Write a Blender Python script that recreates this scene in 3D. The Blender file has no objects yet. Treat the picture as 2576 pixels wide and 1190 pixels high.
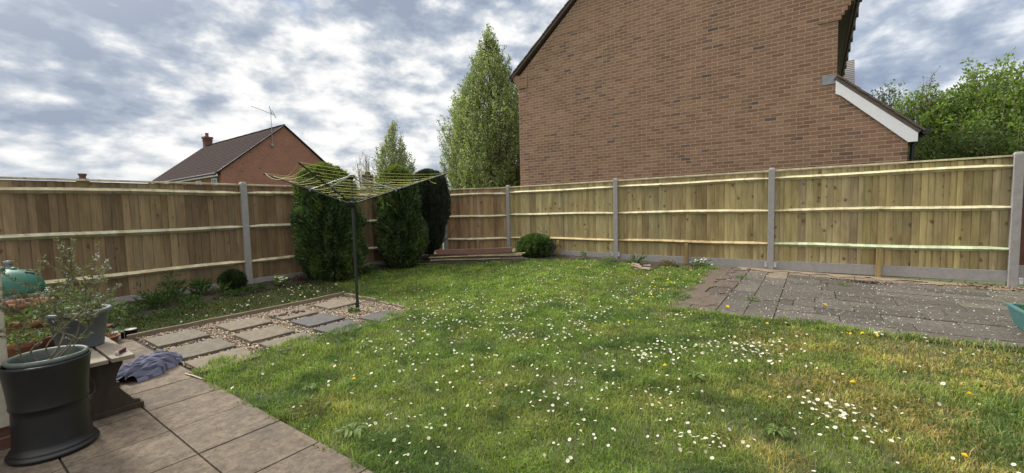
import bpy, bmesh, math, random
import numpy as np
from mathutils import Vector, Matrix, noise as mnoise
random.seed(7); RNG=np.random.default_rng(11)
SC=bpy.context.scene; COL=SC.collection; R=math.radians; PI=math.pi
# ------------------------------------------------------------------ camera
F=Vector((0.81085527,0.58160375,-0.0651982)); RT=Vector((0.58138668,-0.81326701,-0.02421369)); UP=Vector((0.06710632,0.01827157,0.99757851))
cd=bpy.data.cameras.new('camera'); cam=bpy.data.objects.new('camera',cd); COL.objects.link(cam)
cd.sensor_width=36; cd.lens=1064.95/2576*36; cd.clip_start=0.05; cd.clip_end=2000
cam.matrix_world=Matrix(((RT.x,UP.x,-F.x,0),(RT.y,UP.y,-F.y,0),(RT.z,UP.z,-F.z,1.31),(0,0,0,1)))
SC.camera=cam
# ------------------------------------------------------------------ light
SUN_AZ,SUN_EL=96,42
sd=bpy.data.lights.new('sun','SUN'); sd.energy=3.0; sd.angle=R(10); sd.color=(1,.95,.87)
so=bpy.data.objects.new('sun',sd); COL.objects.link(so)
sdir=Vector((math.cos(R(SUN_AZ))*math.cos(R(SUN_EL)),math.sin(R(SUN_AZ))*math.cos(R(SUN_EL)),math.sin(R(SUN_EL))))
so.rotation_euler=sdir.to_track_quat('Z','Y').to_euler()
SC.view_settings.view_transform='Standard'; SC.view_settings.look='None'; SC.view_settings.exposure=0.60; SC.view_settings.gamma=1
SC.view_settings.use_curve_mapping=False
SC.render.engine='CYCLES'; SC.cycles.use_denoising=True; SC.cycles.max_bounces=6; SC.cycles.transparent_max_bounces=4
class NT:
    def __init__(s,nt): s.nt=nt
    def n(s,t,ins=None,**kw):
        nd=s.nt.nodes.new(t)
        for k,v in kw.items(): setattr(nd,k,v)
        for k,v in (ins or {}).items():
            if hasattr(v,'bl_idname') and hasattr(v,'outputs'): v=v.outputs[0]
            if isinstance(v,bpy.types.NodeSocket): s.nt.links.new(v,nd.inputs[k])
            else:
                if isinstance(v,(tuple,Vector)):
                    L=len(nd.inputs[k].default_value); v=(tuple(v)+(1.0,))[:L]
                nd.inputs[k].default_value=v
        return nd
    def m(s,op,a,b=0.0,c=0.0): return s.n('ShaderNodeMath',{0:a,1:b,2:c},operation=op).outputs[0]
    def clampm(s,op,a,b=0.0):
        nd=s.n('ShaderNodeMath',{0:a,1:b},operation=op); nd.use_clamp=True; return nd.outputs[0]
    def vm(s,op,a,b=(0,0,0)): return s.n('ShaderNodeVectorMath',{0:a,1:b},operation=op)
    def noise(s,vec,scale,detail=4,rough=.5,dist=0.0): return s.n('ShaderNodeTexNoise',{'Vector':vec,'Scale':scale,'Detail':detail,'Roughness':rough,'Distortion':dist})
    def ramp(s,fac,stops):
        nd=s.n('ShaderNodeValToRGB',{'Fac':fac}); cr=nd.color_ramp
        while len(cr.elements)<len(stops): cr.elements.new(.5)
        for e,(p,c) in zip(cr.elements,stops): e.position=p; e.color=(*c,1) if len(c)==3 else c
        return nd.outputs[0]
    def mix(s,f,a,b,mode='MIX'):
        nd=s.nt.nodes.new('ShaderNodeMix'); nd.data_type='RGBA'; nd.blend_type=mode
        for i,v in ((0,f),(6,a),(7,b)):
            if isinstance(v,bpy.types.NodeSocket): s.nt.links.new(v,nd.inputs[i])
            else: nd.inputs[i].default_value=(*v,1) if isinstance(v,tuple) and len(v)==3 else v
        return nd.outputs[2]
w=bpy.data.worlds.new('World'); SC.world=w; w.use_nodes=True; w.node_tree.nodes.clear(); T=NT(w.node_tree)
sky=T.n('ShaderNodeTexSky',sky_type='NISHITA'); sky.sun_disc=False; sky.sun_elevation=R(SUN_EL); sky.sun_rotation=R(90-SUN_AZ)
skyc=T.vm('MULTIPLY',sky.outputs[0],(.12,.12,.12)).outputs[0]
g=T.n('ShaderNodeTexCoord').outputs['Generated']; sx=T.n('ShaderNodeSeparateXYZ',{0:g})
dz=T.m('MAXIMUM',sx.outputs[2],0.0)
zz=T.m('ADD',T.m('MULTIPLY',dz,1.7),T.m('MULTIPLY',.30,T.m('DIVIDE',dz,T.m('ADD',dz,.12))))
pv=T.n('ShaderNodeCombineXYZ',{0:sx.outputs[0],1:sx.outputs[1],2:zz}).outputs[0]
off=lambda v:T.vm('ADD',pv,v).outputs[0]
n1=T.noise(off((3.1,7.7,.3)),11.0,9,.60,.08).outputs[0]
wp=T.vm('ADD',pv,T.vm('SCALE',T.noise(off((1.3,4.4,8.8)),7.0,4,.6).outputs[1]).outputs[0]); wp.inputs[1].links[0].from_node.inputs[3].default_value=.22
vo=T.n('ShaderNodeTexVoronoi',{'Vector':wp.outputs[0],'Scale':12.0,'Smoothness':.7},feature='SMOOTH_F1').outputs['Distance']
n2=T.noise(off((9.1,1.7,2.0)),3.2,2,.5,.1).outputs[0]
n3=T.noise(off((0.4,5.7,5.0)),11.0,5,.55,.3).outputs[0]
dot=lambda az,el:T.vm('DOT_PRODUCT',g,(math.cos(R(az))*math.cos(R(el)),math.sin(R(az))*math.cos(R(el)),math.sin(R(el)))).outputs[1]
lobe=lambda az,el,p:T.m('POWER',T.m('MAXIMUM',dot(az,el),0.0),p)
# brighter veil of cloud toward the sun side, thicker cloud to the right
val=T.m('ADD',T.m('ADD',T.m('MULTIPLY',n1,.58),T.m('MULTIPLY',n2,.34)),T.m('ADD',T.m('MULTIPLY',n3,.12),T.m('MULTIPLY',T.m('SUBTRACT',.42,vo),.26)))
val=T.m('ADD',val,T.m('ADD',.050,T.m('MULTIPLY',lobe(84,3,60.0),.05)))
val=T.m('ADD',val,T.m('MULTIPLY',lobe(64,12,40.0),.085)); val=T.m('SUBTRACT',val,T.m('MULTIPLY',lobe(80,11,160.0),.07)); val=T.m('SUBTRACT',val,T.m('MULTIPLY',lobe(70,27,30.0),.045))
rightf=T.clampm('MULTIPLY',T.m('ADD',T.vm('DOT_PRODUCT',g,(.80,-.58,0)).outputs[1],-.05),1.1)
val=T.m('SUBTRACT',val,T.m('MULTIPLY',rightf,.018))
cloud=T.ramp(val,[(.43,(.40,.47,.60)),(.52,(.57,.64,.75)),(.58,(.82,.86,.91)),(.635,(1.08,1.09,1.10)),(.71,(1.32,1.31,1.25))])
blue=T.clampm('MULTIPLY',T.m('SUBTRACT',T.noise(off((5.4,2.2,9.0)),3.0,5,.55,.3).outputs[0],.585),9.0)
bf=T.m('MULTIPLY',blue,T.clampm('MULTIPLY',T.m('SUBTRACT',dz,.30),6.0))
cloud=T.mix(T.m('MULTIPLY',rightf,.7),cloud,T.mix(1.0,cloud,(.88,.94,1.03),'MULTIPLY'))
cloud=T.mix(bf,cloud,T.mix(1.0,skyc,(.9,1.0,1.2),'MULTIPLY'))
hz=T.m('POWER',T.clampm('SUBTRACT',1.0,T.m('MULTIPLY',dz,6.5)),1.5)
bands=T.ramp(T.noise(T.n('ShaderNodeCombineXYZ',{0:T.m('MULTIPLY',sx.outputs[0],1.8),1:T.m('MULTIPLY',sx.outputs[1],1.8),2:T.m('MULTIPLY',sx.outputs[2],24.0)}).outputs[0],1.5,4,.5,.2).outputs[0],[(.36,(.62,.71,.80)),(.50,(.88,.92,.94)),(.62,(1.16,1.11,.98))])
cloud=T.mix(T.m('MULTIPLY',hz,.8),cloud,bands)
# out-of-frame glow added to light the scene: round hidden sun, overhead, behind camera
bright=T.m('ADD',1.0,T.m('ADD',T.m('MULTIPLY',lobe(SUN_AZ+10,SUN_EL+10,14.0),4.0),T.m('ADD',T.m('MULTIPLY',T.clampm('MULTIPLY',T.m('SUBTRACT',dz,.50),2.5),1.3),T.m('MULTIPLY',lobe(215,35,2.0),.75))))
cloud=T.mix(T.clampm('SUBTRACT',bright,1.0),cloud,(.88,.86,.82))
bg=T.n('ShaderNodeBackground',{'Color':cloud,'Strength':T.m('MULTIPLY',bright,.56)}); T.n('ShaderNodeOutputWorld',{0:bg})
# ------------------------------------------------------------------ materials
def newmat(name):
    m=bpy.data.materials.new(name); m.use_nodes=True; m.node_tree.nodes.clear(); return m,NT(m.node_tree)
def finish(t,color,rough=.7,bump=None,bdist=.01,metal=0.0,spec=.4,coat=0.0,bstr=.6):
    ins={'Base Color':color,'Roughness':rough,'Metallic':metal,'Specular IOR Level':spec,'Coat Weight':coat}
    if isinstance(color,tuple): ins['Base Color']=(*color,1)
    b=t.n('ShaderNodeBsdfPrincipled',ins)
    if bump is not None: t.nt.links.new(t.n('ShaderNodeBump',{'Height':bump,'Distance':bdist,'Strength':bstr}).outputs[0],b.inputs['Normal'])
    t.n('ShaderNodeOutputMaterial',{0:b}); return b
def M(name,c,rough=.7,var=.25,scale=8.0,stretch=(1,1,1),bump=.004,metal=0.0,spec=.4,dark=None,dscale=2.0,damt=.5,vcol=False,coat=0.0,fine=60.0):
    m,t=newmat(name); oc=t.n('ShaderNodeTexCoord').outputs['Object']
    v=t.vm('MULTIPLY',oc,stretch).outputs[0]
    nz=t.noise(v,scale,6,.6).outputs[0]; nf=t.noise(v,fine,3,.6).outputs[0]; nm=t.noise(v,scale*2.7,3,.65).outputs[0]
    k=t.m('ADD',t.m('ADD',t.m('MULTIPLY',t.m('SUBTRACT',nz,.5),var*3),t.m('MULTIPLY',t.m('SUBTRACT',nm,.5),var*2.2)),t.m('ADD',1.0,t.m('MULTIPLY',t.m('SUBTRACT',nf,.5),var*1.8)))
    base=t.n('ShaderNodeVertexColor',layer_name='col').outputs[0] if vcol else (*c,1)
    if vcol: base=t.mix(1.0,base,c,'MULTIPLY')
    col=t.vm('SCALE',base); t.nt.links.new(k,col.inputs[3]); col=col.outputs[0]
    if dark:
        d=t.clampm('MULTIPLY',t.m('SUBTRACT',t.noise(oc,dscale,5,.62,.4).outputs[0],.5),5.0)
        col=t.mix(t.m('MULTIPLY',d,damt),col,dark)
    finish(t,col,rough,t.m('ADD',t.m('MULTIPLY',nz,.6),t.m('MULTIPLY',nf,.4)),bump,metal,spec,coat); return m
def leafmat(name,mult=(1,1,1),trans=.35,rough=.55):
    m,t=newmat(name); c=t.mix(1.0,t.n('ShaderNodeVertexColor',layer_name='col').outputs[0],mult,'MULTIPLY')
    b=t.n('ShaderNodeBsdfPrincipled',{'Base Color':c,'Roughness':rough,'Specular IOR Level':.3})
    tr=t.n('ShaderNodeBsdfTranslucent',{'Color':t.mix(1.0,c,(1.25,1.35,.7),'MULTIPLY')})
    t.n('ShaderNodeOutputMaterial',{0:t.n('ShaderNodeMixShader',{0:trans,1:b.outputs[0],2:tr.outputs[0]})}); return m
def woodmat(name,tint=(1,1,1),grain=1.0,axis='Z'):
    m,t=newmat(name); oc=t.n('ShaderNodeTexCoord').outputs['Object']
    st=(28,28,1.1) if axis=='Z' else (1.1,28,28) if axis=='X' else (28,1.1,28)
    off=t.vm('SCALE',t.n('ShaderNodeVertexColor',layer_name='col').outputs[0]); off.inputs[3].default_value=37.0
    p=t.vm('ADD',oc,off.outputs[0]).outputs[0]
    gn=t.noise(t.vm('MULTIPLY',p,st).outputs[0],1.0,5,.6,1.2).outputs[0]
    g2=t.noise(t.vm('MULTIPLY',p,(9,9,2.2)).outputs[0],1.0,3,.6,.8).outputs[0]
    g3=t.noise(t.vm('MULTIPLY',p,(4,4,1.3)).outputs[0],.8,3,.5,.5).outputs[0]
    ps=t.n('ShaderNodeSeparateXYZ',{0:p}).outputs; wb=t.m('MULTIPLY',t.noise(p,22.0,3).outputs[0],.35)
    kv=t.n('ShaderNodeTexVoronoi',{'Vector':t.n('ShaderNodeCombineXYZ',{0:t.m('ADD',t.m('MULTIPLY',t.m('ADD',ps[0],ps[1]),7.0),wb),1:t.m('ADD',t.m('MULTIPLY',ps[2],4.6),wb),2:0.0}).outputs[0],'Scale':1.0,'Randomness':1.0},voronoi_dimensions='2D')
    kr=t.m('SUBTRACT',t.m('MULTIPLY',t.n('ShaderNodeSeparateColor',{0:kv.outputs['Color']}).outputs[0],.30),.10)
    kf=t.clampm('MULTIPLY',t.m('SUBTRACT',kr,kv.outputs['Distance']),9.0)
    k=t.m('ADD',.05,t.m('ADD',t.m('MULTIPLY',gn,1.0*grain),t.m('MULTIPLY',g2,.95 if grain==1.0 else 1.35)))
    c=t.mix(1.0,t.n('ShaderNodeVertexColor',layer_name='col').outputs[0],tint,'MULTIPLY')
    s=t.vm('SCALE',c); t.nt.links.new(k,s.inputs[3])
    c2=t.mix(t.clampm('MULTIPLY',t.m('SUBTRACT',g3,.50),3.2),s.outputs[0],t.mix(1.0,s.outputs[0],(.60,.50,.42),'MULTIPLY'))
    c3=t.mix(t.m('MULTIPLY',kf,.8 if grain==1.0 else .5),c2,(.075,.048,.026))
    finish(t,c3,.78,gn,.002,spec=.25); return m
def brickmat(name,cols,mortar,darkp=.96,dark=(.055,.045,.045),bw=.225,bh=.075,axis='Y',mj=.012,bump=.006):
    m,t=newmat(name); s=t.n('ShaderNodeSeparateXYZ',{0:t.n('ShaderNodeTexCoord').outputs['Object']}).outputs
    wob=t.m('MULTIPLY',t.m('SUBTRACT',t.noise(t.n('ShaderNodeTexCoord').outputs['Object'],9.0,2).outputs[0],.5),.008)
    u=s[1] if axis=='Y' else s[0]; v=t.m('ADD',t.m('DIVIDE',t.m('ADD',s[2],wob),bh),50.0)
    row=t.m('FLOOR',v); uu=t.m('ADD',t.m('ADD',t.m('DIVIDE',t.m('ADD',u,wob),bw),t.m('MULTIPLY',t.m('MODULO',row,2.0),.5)),t.m('ADD',200.0,t.m('MULTIPLY',t.m('SINE',t.m('MULTIPLY',row,12.9)),.04)))
    colm=t.m('FLOOR',uu); fu=t.m('FRACT',uu); fv=t.m('FRACT',v)
    wn=t.n('ShaderNodeTexWhiteNoise',{'Vector':t.n('ShaderNodeCombineXYZ',{0:colm,1:row,2:3.0}).outputs[0]},noise_dimensions='3D')
    r1=wn.outputs[0]; r2=t.n('ShaderNodeSeparateColor',{0:wn.outputs[1]}).outputs[1]
    base=t.ramp(r1,[(i/(len(cols)-1)*.999,c) for i,c in enumerate(cols)])
    oc=t.n('ShaderNodeTexCoord').outputs['Object']
    st=t.noise(t.vm('MULTIPLY',oc,(9,9,60)).outputs[0],1.0,4,.6,.5).outputs[0]
    pv=t.noise(oc,1.1,3,.5).outputs[0]
    cl=t.noise(oc,.9,2,.5).outputs[0]
    dthr=t.m('SUBTRACT',1.0,t.m('MULTIPLY',t.clampm('MULTIPLY',t.m('SUBTRACT',cl,.38),3.0),1-darkp))
    isd=t.m('GREATER_THAN',r2,dthr)
    base=t.mix(t.m('MULTIPLY',isd,t.m('ADD',.25,t.m('MULTIPLY',r1,.65))),base,dark)
    fine=t.noise(oc,70.0,3,.6).outputs[0]
    k=t.m('ADD',.22,t.m('ADD',t.m('MULTIPLY',st,.72),t.m('ADD',t.m('MULTIPLY',pv,.42),t.m('MULTIPLY',fine,.40))))
    sc=t.vm('SCALE',base); t.nt.links.new(k,sc.inputs[3])
    mo_v=t.m('MAXIMUM',t.clampm('MULTIPLY',t.m('SUBTRACT',mj/bh/2,fv),40.0),t.clampm('MULTIPLY',t.m('SUBTRACT',fv,1-mj/bh/2),40.0))
    mo_u=t.m('MAXIMUM',t.clampm('MULTIPLY',t.m('SUBTRACT',mj/bw/2,fu),100.0),t.clampm('MULTIPLY',t.m('SUBTRACT',fu,1-mj/bw/2),100.0))
    mo=t.m('MAXIMUM',mo_v,mo_u)
    mc=t.vm('SCALE',(*mortar,)); mc.inputs[0].default_value=mortar; t.nt.links.new(t.m('ADD',.7,t.m('MULTIPLY',t.noise(oc,14.0,3).outputs[0],.6)),mc.inputs[3])
    c=t.mix(mo,sc.outputs[0],mc.outputs[0])
    finish(t,c,.88,t.m('ADD',t.m('SUBTRACT',1.0,mo),t.m('MULTIPLY',fine,.35)),bump,spec=.2); return m
m_board=woodmat('fence_board_wood'); m_rail=woodmat('fence_rail_wood',grain=.6,axis='Y'); m_railx=woodmat('fence_rail_wood_across',grain=.6,axis='X')
m_conc=M('concrete_post',(.255,.245,.235),.9,.16,14,bump=.003,dark=(.20,.195,.185),dscale=5,damt=.4)
m_brick=brickmat('house_brick',[(.196,.118,.074),(.228,.140,.090),(.155,.090,.060),(.190,.111,.070),(.242,.152,.10),(.170,.099,.065),(.210,.126,.080)],(.345,.27,.20),.86,mj=.0125,dark=(.085,.062,.056))
m_brickfar=brickmat('far_house_brick',[(.115,.055,.042),(.14,.065,.048),(.10,.05,.04)],(.15,.11,.09),.97)
m_tile=M('dark_roof_tile',(.105,.080,.065),.85,.3,12,bump=.01,dark=(.12,.105,.07),dscale=3,damt=.35)
m_tilefar=M('far_roof_tile',(.040,.029,.028),1.0,.3,3,bump=.01,spec=.05)
m_white=M('white_painted_board',(.66,.66,.68),.6,.06,5,bump=.001)
m_black=M('black_plastic_gutter',(.018,.018,.02),.45,.2,9,bump=.001)
m_lead=M('lead_sheet',(.20,.215,.24),.6,.2,14,bump=.003)
m_render=M('cream_render',(.40,.37,.29),.95,.12,30,bump=.006,dark=(.26,.24,.19),dscale=3,damt=.35,fine=180)
m_plinth=brickmat('plinth_brick',[(.10,.045,.035),(.13,.06,.045),(.08,.04,.03)],(.16,.14,.12),.95,axis='X')
m_soil=M('dark_garden_soil',(.042,.031,.023),.95,.5,20,bump=.03,dark=(.028,.02,.016),dscale=6,damt=.6)
m_under=M('lawn_soil_and_thatch',(.060,.065,.028),.95,.4,14,bump=.01,dark=(.12,.10,.045),dscale=1.3,damt=.5)
m_far=M('far_ground',(.08,.10,.04),.95,.3,.5,bump=.02)
m_slab=M('stepping_slab_stone',(1,1,1),.9,.42,18,bump=.003,dark=(.05,.046,.04),dscale=4.5,damt=.5,vcol=True,fine=120)
m_pave=M('near_patio_concrete',(1,1,1),.9,.62,14,bump=.006,dark=(.055,.05,.046),dscale=2.3,damt=.7,vcol=True,fine=120)
m_block=M('weathered_patio_block',(1,1,1),.95,.45,22,bump=.006,spec=.2,dark=(.05,.046,.042),dscale=1.6,damt=.35,vcol=True,fine=120)
m_joint=M('dark_joint_filling',(.045,.04,.033),.95,.4,30,bump=.004)
m_peb=M('gravel_pebble',(1,1,1),.75,.15,40,bump=.001,vcol=True)
m_edge=M('weathered_edging_timber',(.17,.135,.095),.9,.3,6,stretch=(1,1,6),bump=.003)
m_leaf=leafmat('leaf',trans=.42); m_needle=leafmat('conifer_leaf',trans=.30,rough=.65); m_grass=leafmat('grass_blade',trans=.38,rough=.6)
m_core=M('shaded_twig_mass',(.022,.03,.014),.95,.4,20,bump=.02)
m_bark=M('bark',(.13,.11,.085),.9,.35,10,stretch=(1,1,.3),bump=.01)
m_twig=M('bare_twig',(.17,.14,.11),.85,.2,10,bump=.002)
m_petal=leafmat('petal',trans=.25,rough=.6)
m_pole=M('dark_green_painted_pole',(.009,.015,.013),.5,.12,20,bump=.0005,spec=.5)
m_alu=M('dull_steel_tube',(.20,.21,.23),.38,.15,30,bump=.0005,metal=.6)
m_cord=M('yellow_plastic_cord',(.56,.56,.17),.5,.08,30,bump=.0003)
m_terra=M('terracotta',(.23,.105,.065),.85,.22,9,bump=.002,dark=(.22,.12,.08),dscale=6,damt=.5)
m_glaze=M('black_glazed_pottery',(.006,.006,.007),.42,.25,14,bump=.0015,spec=.5,dark=(.018,.017,.016),dscale=5,damt=.55,stretch=(1,1,3))
m_gplas=M('faded_green_plastic',(.085,.11,.095),.55,.2,14,bump=.001,dark=(.17,.20,.17),dscale=9,damt=.5)
m_grey=M('grey_plastic_pot',(.11,.125,.145),.6,.15,9,bump=.001,dark=(.16,.17,.18),dscale=5,damt=.4)
m_teal=M('teal_plastic',(.030,.125,.090),.45,.12,8,bump=.001)
m_teal2=M('teal_trough_plastic',(.045,.13,.13),.55,.14,8,bump=.001,dark=(.10,.16,.15),dscale=7,damt=.4)
m_bench=M('weathered_bench_top',(.22,.19,.15),.85,.3,5,stretch=(8,1,8),bump=.003,dark=(.17,.14,.10),dscale=6,damt=.55)
m_benchd=M('dark_bench_leg',(.042,.030,.020),.85,.35,6,stretch=(4,4,1),bump=.004)
m_old=M('rotten_grey_timber',(1,1,1),.9,.4,5,stretch=(1,1,4),bump=.006,vcol=True)
m_red=M('red_painted_timber',(.150,.075,.058),.8,.28,6,stretch=(1,1,3),bump=.003,dark=(.13,.07,.05),dscale=6,damt=.5)
m_vc=M('plain_coloured',(1,1,1),.7,.15,20,bump=.001,vcol=True)
# ------------------------------------------------------------------ geometry helpers
def tag(o,label=None,cat=None,group=None,kind=None):
    for k,v in (('label',label),('category',cat),('group',group),('kind',kind)):
        if v: o[k]=v
    return o
def thing(name,label,cat,loc=(0,0,0),rz=0,group=None):
    o=bpy.data.objects.new(name,None); COL.objects.link(o); o.location=loc; o.rotation_euler=(0,0,rz); o.empty_display_size=.1
    return tag(o,label,cat,group)
class MB:
    def __init__(s): s.v=[];s.f=[];s.c=[];s.mi=[];s.sm=[]
    def add(s,vs,fs,c=(1,1,1),mi=0,smooth=False):
        b=len(s.v); s.v+=[tuple(x) for x in vs]; s.c+=([c]*len(vs) if not isinstance(c,list) else c)
        for f in fs: s.f.append([b+i for i in f]); s.mi.append(mi); s.sm.append(smooth)
    def hexa(s,p,c=(1,1,1),mi=0):
        s.add(p,[(0,3,2,1),(4,5,6,7),(0,1,5,4),(1,2,6,5),(2,3,7,6),(3,0,4,7)],c,mi)
    def box(s,x0,x1,y0,y1,z0,z1,c=(1,1,1),mi=0): s.hexa([(x0,y0,z0),(x1,y0,z0),(x1,y1,z0),(x0,y1,z0),(x0,y0,z1),(x1,y0,z1),(x1,y1,z1),(x0,y1,z1)],c,mi)
    def obox(s,P,A,B,Cc,c=(1,1,1),mi=0,jit=0):
        P=Vector(P);A=Vector(A);B=Vector(B);Cc=Vector(Cc); q=[P,P+A,P+A+B,P+B,P+Cc,P+A+Cc,P+A+B+Cc,P+B+Cc]
        if jit: q=[x+Vector((random.uniform(-jit,jit) for _ in range(3))) for x in q]
        s.hexa(q,c,mi)
    def prism(s,poly,d,c=(1,1,1),mi=0):
        n=len(poly); d=Vector(d); vs=[Vector(p) for p in poly]+[Vector(p)+d for p in poly]
        s.add(vs,[tuple(range(n))[::-1],tuple(range(n,2*n))]+[(i,(i+1)%n,n+(i+1)%n,n+i) for i in range(n)],c,mi)
    def tube(s,pts,r,n=6,c=(1,1,1),mi=0,cap=True,smooth=True):
        pts=[Vector(p) for p in pts]; rs=r if isinstance(r,(list,tuple)) else [r]*len(pts); vs=[]; ref=None
        for i,p in enumerate(pts):
            d=(pts[min(i+1,len(pts)-1)]-pts[max(i-1,0)]); d=d.normalized() if d.length>1e-9 else Vector((0,0,1))
            if ref is None: ref=Vector((0,0,1)) if abs(d.z)<.9 else Vector((1,0,0))
            a=d.cross(ref); a=a.normalized() if a.length>1e-6 else d.orthogonal().normalized(); b=d.cross(a); ref=b.cross(d) if False else -b if False else ref
            for k in range(n):
                t=2*PI*k/n; vs.append(p+(a*math.cos(t)+b*math.sin(t))*rs[i])
        fs=[(i*n+k,i*n+(k+1)%n,(i+1)*n+(k+1)%n,(i+1)*n+k) for i in range(len(pts)-1) for k in range(n)]
        s.add(vs,fs,c,mi,smooth)
        if cap and n>3: s.add(vs[:n],[tuple(range(n))],c,mi); s.add(vs[-n:],[tuple(range(n))[::-1]],c,mi)
    def lathe(s,prof,n=40,center=(0,0,0),c=(1,1,1),mi=0,sx=1.0,sy=1.0,smooth=True,rf=None):
        cx,cy,cz=center; vs=[]
        for (r,z) in prof:
            for k in range(n):
                t=2*PI*k/n; rr=r*(rf(t,z) if rf else 1); vs.append((cx+rr*math.cos(t)*sx,cy+rr*math.sin(t)*sy,cz+z))
        fs=[(i*n+k,i*n+(k+1)%n,(i+1)*n+(k+1)%n,(i+1)*n+k) for i in range(len(prof)-1) for k in range(n)]
        s.add(vs,fs,c,mi,smooth)
    def build(s,name,mat,parent=None,bevel=0,smooth=None):
        me=bpy.data.meshes.new(name); me.from_pydata(s.v,[],s.f); me.polygons.foreach_set('material_index',s.mi); me.polygons.foreach_set('use_smooth',s.sm)
        a=me.color_attributes.new('col','FLOAT_COLOR','POINT'); arr=np.ones((len(s.v),4),np.float32); arr[:,:3]=np.array(s.c,np.float32).reshape(-1,3); a.data.foreach_set('color',arr.ravel())
        for m in (mat if isinstance(mat,(list,tuple)) else [mat]): me.materials.append(m)
        o=bpy.data.objects.new(name,me); COL.objects.link(o); o.parent=parent
        if bevel:
            b=o.modifiers.new('bevel','BEVEL'); b.width=bevel; b.segments=2; b.limit_method='ANGLE'
        me.update(); return o
def npmesh(name,V,Fq,cols,mat,parent=None,k=4):
    V=np.asarray(V,np.float32).reshape(-1,3); me=bpy.data.meshes.new(name)
    if isinstance(Fq,tuple): loops,starts,tot=Fq
    else:
        Fq=np.asarray(Fq,np.int32); loops=Fq.ravel(); starts=np.arange(0,len(loops),Fq.shape[1],dtype=np.int32); tot=np.full(len(starts),Fq.shape[1],np.int32)
    me.vertices.add(len(V)); me.vertices.foreach_set('co',V.ravel()); me.loops.add(len(loops)); me.loops.foreach_set('vertex_index',loops.astype(np.int32))
    me.polygons.add(len(starts)); me.polygons.foreach_set('loop_start',starts.astype(np.int32)); me.polygons.foreach_set('loop_total',tot.astype(np.int32))
    a=me.color_attributes.new('col','FLOAT_COLOR','POINT'); arr=np.ones((len(V),4),np.float32); arr[:,:3]=np.clip(cols,0,1); a.data.foreach_set('color',arr.ravel())
    me.materials.append(mat); me.update(calc_edges=True); o=bpy.data.objects.new(name,me); COL.objects.link(o); o.parent=parent; return o
def nrm(a): return a/np.maximum(np.linalg.norm(a,axis=1,keepdims=True),1e-9)
def leaves(name,C,D,L,W,col,mat,parent=None):
    n=len(C); D=nrm(D); S=nrm(np.cross(D,RNG.normal(size=(n,3)))); L=np.broadcast_to(L,(n,))[:,None]; W=np.broadcast_to(W,(n,))[:,None]
    Nn=np.cross(D,S)
    V=np.stack([C,C+.45*L*D+.5*W*S+.08*L*Nn,C+L*D,C+.45*L*D-.5*W*S+.08*L*Nn],1).reshape(-1,3)
    i=np.arange(n)*4; Fq=np.stack([i,i+1,i+2,i+3],1)
    return npmesh(name,V,Fq,np.repeat(col,4,0),mat,parent)
_lat=RNG.random((8,256,256))
def vn(x,y,s,k=0):
    u=np.asarray(x)*s+37.3; v=np.asarray(y)*s+91.7; i=np.floor(u).astype(int); j=np.floor(v).astype(int); a=u-i; b=v-j; a=a*a*(3-2*a); b=b*b*(3-2*b); L=_lat[k]
    g=lambda p,q:L[p%256,q%256]
    return (g(i,j)*(1-a)+g(i+1,j)*a)*(1-b)+(g(i,j+1)*(1-a)+g(i+1,j+1)*a)*b
def fbm(x,y,s,k=0): return (vn(x,y,s,k)+.5*vn(x,y,s*2.1,(k+1)%8)+.25*vn(x,y,s*4.3,(k+2)%8))/1.75
def pal(n,cols,jit=.15,w=None):
    cols=np.array(cols); c=cols[RNG.choice(len(cols),n,p=w)]; return np.clip(c*(1+RNG.normal(0,jit,(n,1)))*(1+RNG.normal(0,jit*.25,(n,3))),0.003,1)
def sst(a,b,v): t=np.clip((v-a)/(b-a),0,1); return t*t*(3-2*t)
def G(x,y):
    x=np.asarray(x,float); y=np.asarray(y,float)
    return np.maximum(.10*sst(5.8,8.4,y),sst(4,9,x)*np.clip(.05+.022*y,0,.22))
def Gs(x,y): return float(G(x,y))
# soil border edge (y above which there is bare soil) along the left fence, and beside the right fence
SE=np.array([(-1,6.9),(1.25,6.95),(1.77,7.12),(2.12,7.23),(2.65,7.42),(3.5,7.46),(3.92,7.48),(4.54,7.6),(5.33,7.8),(5.9,7.72),(6.3,7.45),(6.7,7.05),(7.6,6.0),(8.4,4.9),(8.75,4.2),(8.85,3.2),(8.7,1.6),(9.5,1.0)])
def soil_mask(x,y):
    wob=(vn(x,y,5,3)-.5)*.18
    a=(x<6.7)&(y+wob>np.interp(x,SE[:,0],SE[:,1]))
    b=(x>=6.7)&(y+wob>np.interp(x,SE[10:,0],SE[10:,1]))&(y>3)
    c=(x>8.72+wob)&(y>1.55)
    d=((x-8.45)/.42)**2+((y-2.75)/.22)**2<1
    return a|b|c|d
def lawn_mask(x,y):
    x=np.asarray(x); y=np.asarray(y); w1=(vn(x,y,6,1)-.5)*.14+(vn(x,y,22,2)-.5)*.05
    near=(y<4.27+w1*.9)&(x>1.235+w1)
    back=(y>6.10)&((x>1.30)|(y>6.93))&(x>.2)
    right=(x>3.80+w1)&(y>=4.2)
    m=near|back|right
    w2=(vn(x,y,3.1,5)-.35)*.16
    m&=~((x>5.42+w1*1.2+w2)&(y<1.52-w1*1.2-w2))
    m&=~soil_mask(x,y)
    m&=(y<8.1)&(x<9.1)&((x-8.22)*1.52+(y-8.1)*.91<0)
    return m
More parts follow.
